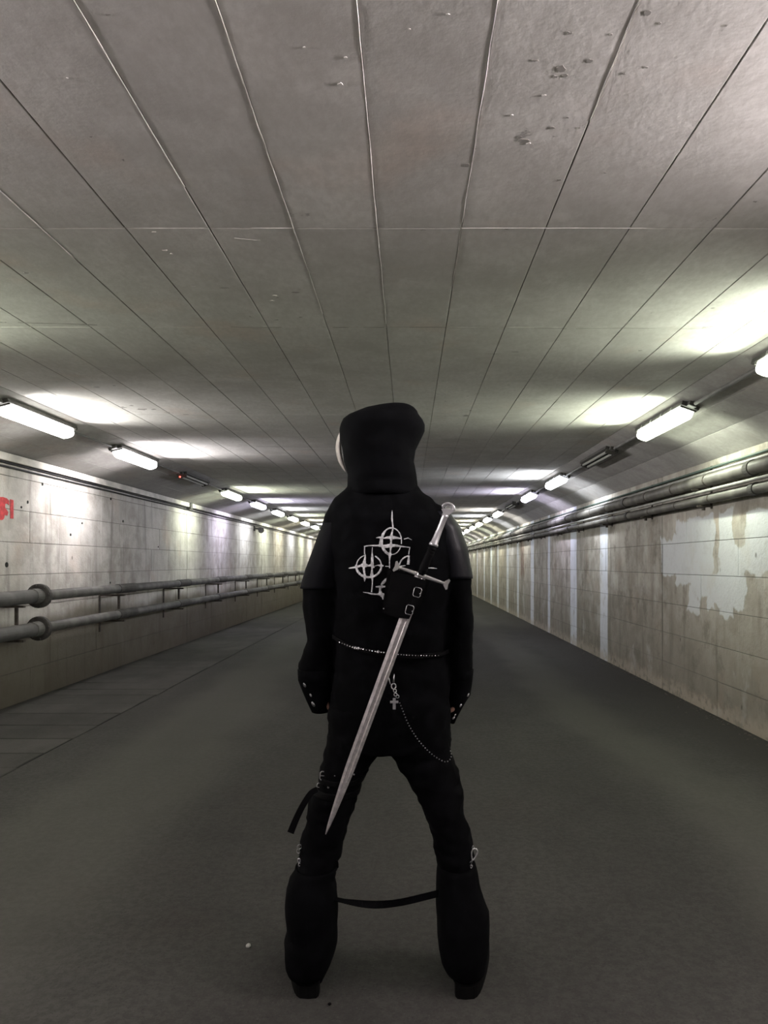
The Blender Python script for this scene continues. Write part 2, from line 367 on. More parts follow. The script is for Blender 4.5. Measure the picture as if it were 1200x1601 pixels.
# ceiling boards: 0.30 m wide, 1.11 m long, seen on the shutter marks
ZC=H; yb=[-8.0]; yy=2.64-1.11*2; ys=[0.42+1.11*i for i in range(0,13)]      # 0.42,1.53,2.64,3.75 ...
xs=[KL]; x=.19-.30*9
while x<KR-.08:
    if x>KL+.08: xs.append(x)
    x+=.30
xs.append(KR)
for i in range(len(xs)-1):
    for j in range(len(ys)-1):
        lu=xs[i+1]-xs[i]-GAP; lv=ys[j+1]-ys[j]-(.010 if (j==2 and i in(2,3)) else GAP*.8)
        board(ceiling,((xs[i]+xs[i+1])/2,(ys[j]+ys[j+1])/2,ZC+BT),EX,-EY,-EZ,lu,lv,M['ceil'])
mb=MB()                                            # the boards beyond, too small to pick apart: joined
for (a,b,st) in ((Y0,ys[0],1.11),(ys[-1],Y1,2.22)):
    yy=a
    while yy<b-.01:
        e=min(yy+st,b)
        for i in range(len(xs)-1): mb.box((xs[i]+.003,yy+.003,ZC),(xs[i+1]-.003,e-.003,ZC+BT))
        yy=e
tag(mb.obj('board_field',M['ceil'],ceiling,fix=False),kind='stuff')
# sloping haunches
def slope_rows(parent,p,q,widths,ylist,mat):
    p=Vector((p[0],0,p[1])); q=Vector((q[0],0,q[1])); d=(q-p).normalized(); n=EY.cross(d); 
    if n.z>0: n=-n
    L=(q-p).length; s=0; tot=sum(widths)
    for wd in widths:
        wd=wd/tot*L; c=p+d*(s+wd/2); s+=wd
        for j in range(len(ylist)-1):
            yc=(ylist[j]+ylist[j+1])/2
            ud=d; vd=n.cross(ud)
            board(parent,c+EY*yc-n*BT,ud,vd,n,wd-GAP*.6,ylist[j+1]-ylist[j]-GAP,mat)
    return n
hy=[.42+2.22*i for i in range(7)]
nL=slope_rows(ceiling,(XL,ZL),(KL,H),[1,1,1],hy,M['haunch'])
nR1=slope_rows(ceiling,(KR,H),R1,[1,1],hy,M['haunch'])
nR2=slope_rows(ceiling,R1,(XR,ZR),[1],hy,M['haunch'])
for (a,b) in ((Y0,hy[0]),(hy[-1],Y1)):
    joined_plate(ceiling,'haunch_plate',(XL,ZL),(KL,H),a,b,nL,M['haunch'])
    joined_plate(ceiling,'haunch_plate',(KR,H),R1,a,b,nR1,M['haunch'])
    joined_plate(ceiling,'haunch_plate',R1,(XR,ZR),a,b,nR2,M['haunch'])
# pale mortar fins squeezed out of the joints
def fin(x0,y0,x1,y1,w_=.0050,h=.0007):
    mb=MB(); n=max(3,int((abs(x1-x0)+abs(y1-y0))/.08)); d=Vector((x1-x0,y1-y0,0)).normalized(); s=Vector((-d.y,d.x,0)); vs=[]
    for i in range(n+1):
        t=i/n; p=Vector((x0+(x1-x0)*t,y0+(y1-y0)*t,ZC))+s*random.uniform(-.0012,.0012); ww=w_*random.uniform(.6,1.15)/2
        vs += [p-s*ww+EZ*.004,p+s*ww+EZ*.004,p+EZ*(-h*random.uniform(.6,1.2))]
    fs=[(0,1,2),(n*3+2,n*3+1,n*3)]
    for i in range(n):
        a=i*3; fs += [(a,a+3,a+4,a+1),(a+1,a+4,a+5,a+2),(a+2,a+5,a+3,a)]
    mb.add(vs,fs); return mb.obj('mortar_fin',M['fin'],ceiling)
fin(-.71,.9,-.71,2.35); fin(-.41,.9,-.41,3.55); fin(-.11,.9,-.11,3.7); fin(.19,.9,.19,2.6,.0035); fin(.49,.9,.49,2.0,.0035); fin(.19,2.66,.19,3.2,.0025)
fin(-1.31,2.0,-1.31,2.9,.003); fin(-.98,2.64,-.73,2.64,.005); fin(-.56,2.64,-.41,2.64,.005); fin(.19,2.64,.85,2.64,.003)
fin(-.64,2.72,-.56,2.74,.004)
def onC(u,v): Yp=(H-CH)*F/(VV-v); return Vector(((u-VU)/F*Yp,Yp,H))
M['spall']=simple('dark_spall',(.26,.25,.23),.95); M['fleck']=simple('pale_mortar_fleck',(.60,.58,.55),.85)
def blob(u,v,sx,sy,mat,name,h=.0012,seed=0):
    rr=random.Random(seed); c=onC(u,v); n=9; top=[]; 
    for k in range(n):
        a=2*math.pi*k/n; q=rr.uniform(.45,1.1); top.append((math.cos(a)*sx*q,math.sin(a)*sy*q))
    MB().prism(top,(c.x,c.y,H+.0004),EX,EY,EZ*(-h-.0004)).obj(name,mat,ceiling)
sd=1
for (u,v,sx,sy,m) in [(818,220,.022,.016,0),(826,224,.012,.008,1),(812,215,.010,.010,0),(850,149,.008,.006,1),(876,108,.018,.020,0),(884,118,.012,.010,0),(868,120,.010,.008,0),(890,52,.010,.008,0),(922,95,.010,.012,0),(1012,20,.012,.012,0),(1030,37,.006,.006,0),(1134,40,.006,.006,0),(955,54,.006,.005,0),
   (835,95,.012,.006,0),(975,115,.008,.008,0),(1010,105,.008,.005,0),(887,184,.007,.006,0),(945,270,.007,.006,0),(862,200,.012,.008,0),(730,258,.016,.014,0),(872,282,.012,.012,0),(791,358,.012,.007,0),(660,359,.016,.005,0),(532,131,.010,.008,1),(168,23,.010,.004,0),(192,250,.005,.009,0),(142,214,.008,.006,0),(105,122,.005,.004,1),
   (240,363,.014,.008,1),(268,397,.014,.010,1),(258,391,.016,.004,1),(303,448,.016,.006,1),(352,450,.040,.005,0),(430,462,.016,.008,1),(425,470,.014,.010,1),(434,465,.010,.006,0),(462,457,.030,.012,0),(391,495,.010,.008,0),(432,500,.014,.010,0),(470,496,.014,.008,0),(42,427,.012,.008,0),(38,426,.008,.006,1),
   (150,605,.045,.020,0),(178,603,.02,.02,0),(192,637,.040,.035,0),(205,634,.030,.03,0),(222,640,.06,.05,0),(240,640,.04,.03,0),(262,645,.03,.025,0),(215,645,.05,.02,1),(290,648,.03,.02,0),(728,650,.03,.05,0),(735,642,.01,.04,0),(805,550,.03,.01,0),(770,553,.06,.006,0),(1020,489,.01,.01,1),(1000,548,.02,.012,0),
   (1180,315,.01,.008,0),(905,200,.006,.006,0),(800,180,.006,.006,1),(700,22,.006,.004,1),(640,45,.004,.004,1),(540,90,.006,.005,1),(475,74,.005,.005,1)]:
    sd+=1; blob(u,v,sx*.8,sy*.75,M['fleck' if m else 'spall'],'mortar_fleck' if m else 'spall',.0014 if m else .0006,sd)
def crack(pts,w_=.004):
    c=smooth_curve([tuple(onC(u,v)) for u,v in pts],4); vs=[]; m=len(c); rr=random.Random(len(pts)+int(pts[0][0]))
    for i,p in enumerate(c):
        t=(c[min(i+1,m-1)]-c[max(i-1,0)]).normalized(); q=Vector((-t.y,t.x,0)); ww=w_*rr.uniform(.25,.7)
        for a,b in ((-1,.0005),(1,.0005),(1,-.0005),(-1,-.0005)): vs.append(p+q*ww*a+EZ*b)
    fs=[(i*4+j,i*4+(j+1)%4,(i+1)*4+(j+1)%4,(i+1)*4+j) for i in range(m-1) for j in range(4)]+[(3,2,1,0),tuple((m-1)*4+j for j in range(4))]
    MB().add(vs,fs).obj('crack',M['spall'],ceiling)
crack([(28,504.5),(70,505.5),(110,506.5),(152,508)],.009); crack([(0,504),(9,504)],.007); crack([(360,511),(395,512),(440,512)],.004); crack([(520,512),(545,512)],.006); crack([(568,512),(600,512)],.005)
crack([(640,512),(690,512),(740,513)],.004); crack([(835,513),(860,513),(885,514)],.008); crack([(900,514),(960,513),(1060,514),(1130,513)],.004); crack([(400,698),(480,699),(560,699),(720,700)],.016)
# wall boards: rows 0.30 m high
def wall_rows(parent,x,nd,ztop,pour,mat,yend):
    rows=[.3*i for i in range(8)]+[ztop]
    if rows[-1]-rows[-2]<.12: rows.pop(-2)
    for r in range(len(rows)-1):
        # cut marks: pours plus random butt joints
        ylist=[]; pts=[.3]+[p for p in pour if p<yend]+[yend]
        for a,b in zip(pts[:-1],pts[1:]):
            yy=a
            while b-yy>2.3:
                ylist.append(yy); yy+=random.choice([1.1,1.5,1.85])
            ylist.append(yy)
        ylist.append(yend)
        for a,b in zip(ylist[:-1],ylist[1:]):
            ga=.011 if any(abs(a-p)<.01 for p in pour) else .002; gb=.011 if any(abs(b-p)<.01 for p in pour) else .002
            zc=(rows[r]+rows[r+1])/2
            ud=EY if nd.x>0 else -EY
            board(parent,(x-nd.x*BT,(a+ga+b-gb)/2,zc),ud,EZ,nd,(b-a)-ga-gb,rows[r+1]-rows[r]-.004,mat,jit=.002)
    mb=MB()
    for (a,b) in ((Y0,.3),(yend,Y1)):
        yy=a
        while yy<b-.01:
            e=min(yy+2.15,b)
            for r in range(len(rows)-1):
                xa,xb=sorted((x,x-nd.x*BT)); mb.box((xa,yy+.004,rows[r]+.002),(xb,e-.004,rows[r+1]-.002))
            yy=e
    tag(mb.obj('board_field',mat,parent,fix=False),kind='stuff')
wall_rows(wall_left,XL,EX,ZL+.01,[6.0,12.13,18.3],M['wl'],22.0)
wall_rows(wall_right,XR,-EX,ZR+.005,[2.2,7.66,14.8],M['wr'],22.0)
# dark anchor holes on the left wall (pixel -> wall plane)
def onL(u,v): Yp=XL*F/(u-VU); return Vector((XL,Yp,CH-(v-VV)/F*Yp))
hole=MB().tube([(0,0,0),(.004,0,0)],.016,10).obj('anchor_hole',M['dirt'],wall_left); first=True
for (u,v,s) in [(10,883,1.5),(43,785,1),(33,793,.7),(66,757,1),(173,780,1),(128,818,.7),(110,836,.9),(192,815,1),(247,855,.8),(172,911,.8),(210,752,.6)]:
    o=hole if first else hole.copy()
    if not first: C.objects.link(o)
    first=False; p=onL(u,v); o.location=(XL+.001,p.y,p.z); o.scale=(1,s*random.uniform(.8,1.2),s)
# red painted digit fragment near the left edge of the view: a red blot with a bare figure in it, and a bar
def wall_poly(name,pts,mat,parent,t=.0025):
    mb=MB(); ps=[onL(u,v) for u,v in pts]; n=len(ps)
    mb.add([p+EX*.0015 for p in ps]+[p+EX*(.0015+t) for p in ps],[tuple(range(n-1,-1,-1)),tuple(range(n,2*n))]+[(i,(i+1)%n,(i+1)%n+n,i+n) for i in range(n)])
    return mb.obj(name,mat,parent)
rd=empty('painted_mark',(XL,6.7,1.7)); tag(rd,'red painted digits, partly worn, on the pale left wall above the pipes','painted mark')
def rel(o,root):
    o.location=Vector(o.location)-root.matrix_basis.translation; return o
for nm,pl in [('stroke',[(-14,778),(4,777),(10,779),(14,783),(13.5,790),(11,787),(7.5,788),(7.5,794),(10,797),(12.5,801),(11,806),(7,805),(5.5,811),(3,813),(-14,812),(-14,800),(-9,800),(-9,790),(-14,789)]),
          ('stroke',[(15.3,780.5),(20.5,782),(20.5,811),(15.8,810.5)])]:
    rel(wall_poly(nm,pl,M['red_paint'],rd),rd)
# gutter slabs along the left wall
yb=[.8,1.4,2.0,2.6,3.2,3.8,4.35,4.70,5.05,5.48,5.93,6.4,6.85,7.28,7.62,8.05,8.6,9.2,9.8,10.4,11.0,12.2,13.4,14.9,16.4,18]
for a,b in zip(yb[:-1],yb[1:]):
    g=random.choice([.006,.010,.014]) if b<8.7 else .008
    if any(abs(a-q)<.01 for q in (5.05,7.28,7.62)): g=.034
    elif any(abs(a-q)<.01 for q in (5.48,5.93,6.4)): g=.022
    me=board_mesh(1.13+random.uniform(-.006,.010),b-a-g,M['slab'],.009,.003)
    inst('slab',me,(XL+.575+random.uniform(-.006,.006),(a+b)/2+random.uniform(-.003,.003),-.001),floor,(0,random.uniform(-.002,.002),random.uniform(-.006,.006)))
mb=MB().box((XL,.8,.0),(XL+1.139,18,.004)); mb.obj('joint_bed',M['dirt'],floor)
# crumbled plaster along the right wall foot: nobody could count it
mb=MB()
for i in range(260):
    yy=2+random.random()**1.3*12; d=abs(random.gauss(0,.05)); r=random.uniform(.003,.011)
    if XR-.01-d<XR-.3: continue
    mb.ball((XR-.012-d,yy,r*.35),(r,r*random.uniform(.7,1.5),r*.7),5,4)
tag(mb.obj('plaster_crumbs',simple('dull_plaster_crumb',(.10,.092,.08),.95),fix=False),'pale crumbled plaster scattered along the foot of the right wall','rubble',kind='stuff')

# ledge along the top of the left wall (trim_1 near length, trim_2 beyond the break)
lens=[(Y0,12.08,'trim_1'),(12.22,Y1,'trim_2')]
for a,b,nm in lens:
    struct(nm,MB().box((XL+.001,a,2.222),(XL+.06,b,2.292),.006),M['trim'])
struct('trim_3',MB().box((XL,12.09,2.19),(XL+.075,12.20,2.292),.006),M['house'])

# ================================================================== services
def long_pipe(name,x,z,r,y0,y1,mat,label,cat='pipe',n=16,group=None):
    root=empty(name,(x,y0,z)); tag(root,label,cat,group)
    MB().tube([(0,0,0),(0,y1-y0,0)],r,n).obj('pipe_run',mat,root,smooth=False)
    for p in root.children[0].data.polygons: p.use_smooth=len(p.vertices)==4
    return root
# cables under the ledge
for k,(z,lab) in enumerate([(2.212,'upper of the two black cables under the left wall ledge'),(2.180,'lower of the two black cables under the left wall ledge')]):
    mb=MB(); pts=[(XL+.016,yy,z+.004*math.sin(yy*1.3+k*2)*math.sin(yy*.37)) for yy in [Y0+.5*i for i in range(int((42-Y0)/.5))]]
    o=mb.tube(pts,.009,8).obj('cable',M['cable'],smooth=True); tag(o,lab,'cable','cables under the left wall ledge')
# left pipes
PX=-3.40
ringm=None
def left_pipe(z,label):
    root=long_pipe('handrail_pipe',PX,z,.050,-8,59.5,M['pipe'],label)
    MB().tube([(0,0,0),(0,14.70,0)],.062,18).obj('thick_sleeve',M['pipe'],root)
    for p in root.children[-1].data.polygons: p.use_smooth=len(p.vertices)==4
    # big bolted coupling
    for yc in (14.78,33.5):
        c=MB().tube([(0,yc-.10,0),(0,yc-.095,0),(0,yc+.01,0),(0,yc+.01,0)],[.066,.070,.070,.066],20).obj('coupling',M['pipe'],root)
        MB().tube([(0,yc+.01,0),(0,yc+.015,0),(0,yc+.055,0),(0,yc+.06,0)],[.10,.112,.112,.10],24).obj('flange',M['pipe_dark'],c)
        for k in range(8):
            a=k*math.pi/4+.2; MB().tube([(math.cos(a)*.098,yc+.0,math.sin(a)*.098),(math.cos(a)*.098,yc+.075,math.sin(a)*.098)],.009,6).obj('bolt',M['pipe_dark'],c)
    yy=16.66
    while yy<45:
        MB().tube([(0,yy-.02,0),(0,yy+.52,0)],.056,16).obj('saddle',M['pipe_dark'],root); yy+=2.27
    return root
left_pipe(1.005,'upper of the two grey pipes along the left wall')
left_pipe(.705,'lower of the two grey pipes along the left wall')
# brackets carrying both left pipes
def left_bracket():
    root=empty('pipe_bracket',(0,0,0))
    MB().box((XL,-.02,.50),(XL+.012,.02,.93),.003).obj('wall_plate',M['bracket'],root)
    for z in (1.005,.705):
        MB().box((XL+.012,-.02,z-.085),(PX+.07,.02,z-.064),.003).obj('arm',M['bracket'],root)
    MB().box((PX-.012,-.012,.770),(PX+.012,.012,.940)).obj('hanger_rod',M['bracket'],root)
    return root
proto=left_bracket(); k=0; yy=6.42-2.27
names={6.42:'nearest visible dark steel bracket holding the left pipes, beside the round couplings',8.69:'second visible dark steel bracket holding the left pipes'}
while yy<45:
    o=proto if k==0 else copy_tree(proto); o.location=(0,yy,0); r=round(yy,2)
    lab={6.42:'dark steel bracket holding the left pipes by the round couplings',8.69:'dark steel bracket next after the couplings on the left wall pipes',10.96:'dark steel bracket under the left pipes just before the wall joint',13.23:'dark steel bracket under the left pipes just beyond the wall joint',4.15:'dark steel bracket of the left pipes just outside the left picture edge'}.get(r,'dark steel bracket under the left wall pipes, far along or out of view')
    tag(o,lab,'bracket','brackets of the left wall pipes'); k+=1; yy+=2.27
# right pipes high on the wall
def right_pipe(name,x,z,r,mat,label,rings,cat='pipe'):
    root=long_pipe(name,x,z,r,-8,59.5,mat,label,cat,16)
    if rings:
        yy=-8+ (5.43+8)%.78; k=0; a=None
        me=None
        while yy<40:
            big=(k%4==1); rr=r+(.009 if big else .004); w=.035 if big else .010
            if me is None: me={}
            if big not in me:
                me[big]=MB().tube([(0,-w,0),(0,-w+.002,0),(0,w-.002,0),(0,w,0)],[rr-.002,rr,rr,rr-.002],18).obj('clamp_ring',M['bracket'] if not big else M['pipe_dark'],root); me[big].location=(0,yy+8,0)
            else:
                c=me[big].copy(); C.objects.link(c); c.location=(0,yy+8,0)
            yy+=.78; k+=1
    return root
right_pipe('wall_pipe',2.52,2.005,.052,M['pipe_r'],'thick upper pipe of the bundle high on the right wall',True)
right_pipe('wall_pipe',2.545,1.853,.040,M['pipe_r'],'thick lowest pipe of the bundle high on the right wall',True)
right_pipe('conduit',2.50,1.915,.014,M['pipe_thin'],'pale thin conduit between the two thick pipes on the right wall',False,'conduit')
right_pipe('conduit',2.575,2.085,.013,M['pipe_thin'],'pale thin conduit above the thick upper pipe on the right wall',False,'conduit')
right_pipe('conduit',2.595,2.125,.011,M['cable_green'],'green cable topmost in the bundle on the right wall',False,'cable')
bp=empty('pipe_hanger',(0,0,0)); MB().box((XR-.008,-.015,1.78),(XR,.015,2.15)).obj('wall_plate',M['bracket'],bp)
MB().box((2.50,-.012,1.792),(XR-.008,.012,1.808)).obj('arm',M['bracket'],bp); MB().box((2.455,-.012,1.935),(XR-.008,.012,1.950)).obj('arm',M['bracket'],bp)
MB().box((2.545,-.012,1.765),(2.569,.012,1.793)).obj('bolt_end',M['bracket'],bp)
yy=5.43-.78*1+.20; k=0
while yy<34:
    o=bp if k==0 else copy_tree(bp); o.location=(0,yy,0)
    lab={4:'small dark pipe hanger nearest the right picture edge, high on the right wall',6:'small dark pipe hanger high on the right wall, second from the right picture edge',8:'small dark pipe hanger high on the right wall, third from the right picture edge'}.get(int(yy/1.0)//2*2 if 6<yy<9.9 else 0,'small dark hanger bracket under the pipe bundle on the right wall, farther along')
    tag(o,lab,'bracket','hangers of the right wall pipes'); k+=1; yy+=1.56
# small dark bracket with a camera-like head on the far left wall
cb=empty('wall_speaker',(XL,17.4,2.16)); tag(cb,'small dark horn unit on a bracket, far along the left wall under the ledge','loudspeaker')
MB().box((.0,-.05,-.10),(.03,.05,.02),.004).obj('mount',M['house'],cb); MB().tube([(.03,0,-.04),(.16,-.02,-.06)],.018,8).obj('arm',M['house'],cb)
MB().tube([(.10,.10,-.05),(.17,-.06,-.08),(.20,-.16,-.09)],[.035,.04,.07],12).obj('horn',M['house'],cb)

# ------------------------------------------------------------------ lamps
L=1.06
def lens_mesh(mat,length):
    prof=[]
    for k in range(9):
        a=math.pi*k/8; prof.append((.060*math.copysign(abs(math.cos(a))**.5,math.cos(a)),-.034-.072*math.sin(a)**.7))
    mb=MB(); n=len(prof); stations=[(-length/2,.62),(-length/2+.014,.84),(-length/2+.045,1),(length/2-.045,1),(length/2-.014,.84),(length/2,.62)]; vs=[]
    for yy,s in stations:
        for x,z in prof: vs.append((x*s,yy,-.034+(z+.034)*s))
    fs=[tuple(range(n)),tuple(range(5*n+n-1,5*n-1,-1))]
    for i in range(5):
        for k in range(n): fs.append((i*n+k,(i+1)*n+k,(i+1)*n+(k+1)%n,i*n+(k+1)%n))
    mb.add(vs,fs); return mb
def lamp(side,yc,tint,s,label,detail,group):
    if side<0: x=-2.90; zs=H-(KL-x)*(H-ZL)/(KL-XL); ang=-math.atan((H-ZL)/(KL-XL))
    else: x=2.03; sl=(H-R1[1])/(R1[0]-KR); zs=H-(x-KR)*sl; ang=math.atan(sl)
    root=empty('tunnel_light',(x,yc,zs-.002),(0,ang,0)); tag(root,label,'light',group)
    hb=MB().box((-.068,-L/2-.02,-.036),(.068,L/2+.02,-.004),.006).obj('housing',M['house'],root)
    MB().box((-.030,-L/2-.075,-.036),(.030,-L/2-.02,-.004),.006).obj('gear_box',M['house'],root)
    for t in (-.3,.3): MB().box((-.012,t-.02,-.004),(.012,t+.02,.006)).obj('mount',M['house'],root)
    if s>0:
        lens_mesh(glow('lit_lamp_cover',tint,LAMP*s),L-.03).obj('lamp_cover',glow('lit_lamp_cover',tint,LAMP*s),root)
        for e in (-1,1): MB().box((-.060,e*(L/2-.012)-.006,-.046),(.060,e*(L/2-.012)+.006,-.036),.004).obj('end_cap',M['house'],root)
        # area lights added at lit lamps, beamed at the wall and along the ceiling
        if yc<36:
            for nm,px,aim,pw,spr in (('wall_glow',side*.070,Vector((side*.84,0,-.54)),P_WALL,SPR_WALL),('ceiling_glow',-side*.075,Vector((-side*1.0,0,.13)),P_CEIL,SPR_CEIL)):
                ld=bpy.data.lights.new(nm,'AREA'); ld.shape='RECTANGLE'; ld.size=L-.08; ld.size_y=.045; ld.energy=pw*s; ld.color=tint; ld.spread=math.radians(spr)
                lo=bpy.data.objects.new(nm,ld); C.objects.link(lo); z=-aim.normalized(); xa=EY; ya=z.cross(xa)
                Rw=Matrix.Rotation(-ang,3,'Y'); lo.parent=root
                lo.matrix_local=Matrix.Translation((px,0,-.072))@(Rw@Matrix((xa,ya,z)).transposed()).to_4x4()
        if detail:
            for e in (-.35,-.12,.12,.35):
                MB().box((-.074,e-.008,-.046),(-.067,e+.008,-.016)).obj('clip',M['dull_steel'],root)
    else:
        for xx in (-.028,.028): MB().tube([(xx,-L/2+.02,-.048),(xx,L/2-.02,-.048)],.013,10).obj('tube',M['glass_dead'],root)
        for e in (-1,1): MB().box((-.05,e*(L/2-.01)-.012,-.066),(.05,e*(L/2-.01)+.012,-.028),.004).obj('tube_holder',M['house'],root)
        if side<0: MB().ball((-.02,-L/2-.06,-.060),.012,8,6).obj('pilot_light',glow('red_pilot',(1,.06,.03),.9),root)
    return root
vis={}
def lamp_label(side,i,yc,s):
    sd='left' if side<0 else 'right'
    if s==0: return ('dark unlit tube light, gone dead, in the left row' if side<0 else ('nearest dark unlit tube light in the right row' if yc<9 else 'farther dark unlit tube light in the right row'))
    if yc<2.2: return 'lit tube light of the %s row, above or behind the viewer'%sd
    d={-1:{3.42:'lit tube light of the left row, just outside the left edge of the picture',5.78:'nearest lit tube light in the left row, at the picture edge',7.85:'very bright lit tube light in the left row, just before the dead one',12.1:'lit tube light in the left row, first after the dead one',14.25:'violet tinted lit tube light in the left row, second after the dead one',16.4:'lit tube light in the left row, third after the dead one',18.55:'lit tube light in the left row, fourth after the dead one',20.7:'lit tube light in the left row, fifth after the dead one',22.9:'lit tube light in the left row, sixth after the dead one, by the hooded head'},
       1:{3.68:'lit tube light whose end shows at the right picture edge',5.85:'nearest fully visible lit tube light in the right row',10.08:'lit tube light in the right row, first after the nearest dead one',12.35:'lit tube light in the right row, just before the farther dead one',16.65:'lit tube light in the right row, first after the farther dead one',18.8:'lit tube light in the right row, second after the farther dead one',21.0:'lit tube light in the right row, third after the farther dead one',23.1:'lit tube light in the right row, fourth after the farther dead one'}}[side]
    return d.get(yc,'one of the farthest lit tube lights at the end of the %s row'%sd)
for side,rows in ((-1,LEFT_LAMPS),(1,RIGHT_LAMPS)):
    for i,(yc,tint,s) in enumerate(rows):
        lamp(side,yc,tint,s,lamp_label(side,i,yc,s),0<yc<13,'tube lights of the left row' if side<0 else 'tube lights of the right row')
# conduit feeding each row, clipped to the ceiling beside the lamps
def feed(side):
    x=-2.90 if side<0 else 2.03; ang=0
    zs=(H-(KL-x)*(H-ZL)/(KL-XL)) if side<0 else H-(x-KR)*(H-R1[1])/(R1[0]-KR)
    rows=[r[0] for r in (LEFT_LAMPS if side<0 else RIGHT_LAMPS)]
    root=empty('feed_conduit',(x,rows[0],zs-.022)); tag(root,'thin grey conduit linking the tube lights of the %s row'%('left' if side<0 else 'right'),'conduit')
    for a,b in zip(rows[:-1],rows[1:]):
        MB().tube([(0,a-rows[0]+L/2+.02,0),(0,b-rows[0]-L/2-.10,0)],.016 if side>0 else .010,10).obj('conduit_run',M['pipe'],root,smooth=False)
feed(-1); feed(1)
# ================================================================== person
PY=2.30
BVs=[]
def rings(rows,default_y=PY):
    out=[]
    for r in rows:
        v,ul,ur,b=r[:4]; yc=r[4] if len(r)>4 else default_y
        a=P(ul,v,yc); c=P(ur,v,yc); out.append((a.x,c.x,a.z,yc,b))
    return out
def densify(rs,step=.02):
    out=[rs[0]]
    for a,b in zip(rs[:-1],rs[1:]):
        n=max(1,int(abs(a[2]-b[2])/step))
        for k in range(1,n+1):
            t=k/n; out.append(tuple(a[i]+(b[i]-a[i])*t for i in range(5)))
    return out
def remeshed(mb,name,mat,parent,voxel,amp=0.0,freq=14,sq=(1,1,.6),smooth_it=4):
    me=mesh(name,mb.v,mb.f); bm=bmesh.new(); bm.from_mesh(me); bmesh.ops.recalc_face_normals(bm,faces=bm.faces[:]); bm.to_mesh(me); bm.free()
    o=bpy.data.objects.new(name,me); C.objects.link(o)
    m=o.modifiers.new('r','REMESH'); m.mode='VOXEL'; m.voxel_size=voxel; m.adaptivity=0
    if smooth_it: s=o.modifiers.new('s','SMOOTH'); s.factor=.5; s.iterations=smooth_it
    dg=bpy.context.evaluated_depsgraph_get(); me2=bpy.data.meshes.new_from_object(o.evaluated_get(dg)); o.modifiers.clear(); o.data=me2; me2.name=name
    if amp:
        ns=[v.normal.copy() for v in me2.vertices]
        for v,nn in zip(me2.vertices,ns):
            p=v.co; q=Vector((p.x*freq*sq[0],p.y*freq*sq[1],p.z*freq*sq[2]))
            d=noise.noise(q)+.5*noise.noise(q*2.3+Vector((5,5,5))); r=1-abs(noise.noise(q*.8+Vector((p.z*6,0,p.x*6))))*2
            v.co=p+nn*amp*(d*.7+max(0,r)*.35)
    me2.materials.clear(); me2.materials.append(mat)
    for p in me2.polygons: p.use_smooth=True
    C.objects.unlink(o); o.parent=parent; C.objects.link(o)
    dgb=BVHTree.FromPolygons([v.co.copy() for v in me2.vertices],[tuple(p.vertices) for p in me2.polygons]); BVs.append(dgb)
    return o
def hit(u,v,off=.002,default=2.17):
    d=P(u,v,1.0)-Vector((0,0,CH)); o=Vector((0,0,CH)); best=None
    for b in BVs:
        r=b.ray_cast(o,d.normalized())
        if r[0] is not None and (best is None or r[3]<best[3]): best=r
    if best is None: return P(u,v,default),Vector((0,-1,0))
    n=best[1] if best[1].y<0 else -best[1]
    return best[0]-d.normalized()*off, n
person=empty('person',(0,0,0)); tag(person,'person seen from behind in black hooded jacket and black trousers, legs apart','person')
# --- jacket
torso=rings([(1168,512,704,.115),(1150,513,704,.125),(1120,515,703,.140),(1080,520,702,.145),(1045,525,698,.142),(1018,527,694,.138),(980,524,698,.142),(930,524,704,.148),(880,518,708,.15),(840,512,704,.148),(812,512,698,.138),(792,517,684,.12),(780,524,672,.105),(770,536,658,.09),(758,545,650,.085),(745,550,642,.08)])
armL=rings([(790,516,550,.055),(810,509,552,.068),(850,495,549,.074),(890,480,542,.074),(920,472,534,.07),(960,474,530,.066),(1000,480,526,.060,2.31),(1020,473,524,.062,2.32),(1040,466,524,.064,2.33),(1062,469,522,.058,2.34)])
armR=rings([(792,664,690,.055),(806,664,704,.062),(825,668,717,.072),(860,678,729,.074),(900,688,736,.074),(940,694,739,.07),(1000,697,739,.064,2.31),(1040,698,738,.062,2.32),(1062,699,736,.058,2.33)])
mb=MB(); mb.loft(densify(torso),40,e=2.3); mb.loft(densify(armL),24); mb.loft(densify(armR),24)
jacket=remeshed(mb,'jacket',M['black'],person,.009,.007,13,(1,1,1.3),3)
# cuffs: open sleeve ends
def shell(name,rs,mat,parent,thick=.006,n=32,skip=None,amp=0,sub=0,e=2.0):
    mb=MB(); mb.loft(rs,n,cap=False,e=e)
    fs=[]; 
    for idx,f in enumerate(mb.f):
        i,k=idx//n,idx%n
        if skip and skip(i,k): continue
        fs.append(f)
    vs=[]
    for v in mb.v:
        if amp:
            v=v.copy(); q=v*14; c=Vector((noise.noise(q),noise.noise(q+Vector((7,7,7))),0)); v=v+c*amp
        vs.append(v)
    me=mesh(name,vs,fs,mat,True)
    o=bpy.data.objects.new(name,me); link(o,None)
    s=o.modifiers.new('t','SOLIDIFY'); s.thickness=thick; s.offset=0
    if sub: ss=o.modifiers.new('u','SUBSURF'); ss.levels=sub; ss.render_levels=sub
    dg=bpy.context.evaluated_depsgraph_get(); me2=bpy.data.meshes.new_from_object(o.evaluated_get(dg)); o.modifiers.clear(); o.data=me2; me2.name=name
    o.parent=parent
    for p in me2.polygons: p.use_smooth=True
    BVs.append(BVHTree.FromPolygons([v.co.copy() for v in me2.vertices],[tuple(p.vertices) for p in me2.polygons]))
    return o
cuffL=shell('sleeve_cuff',densify(rings([(1046,467,524,.066,2.33),(1062,468,523,.062,2.34),(1080,475,520,.056,2.35),(1095,481,518,.052,2.355),(1111,488,515,.046,2.36)])),M['black'],person,.006,28,amp=.003)
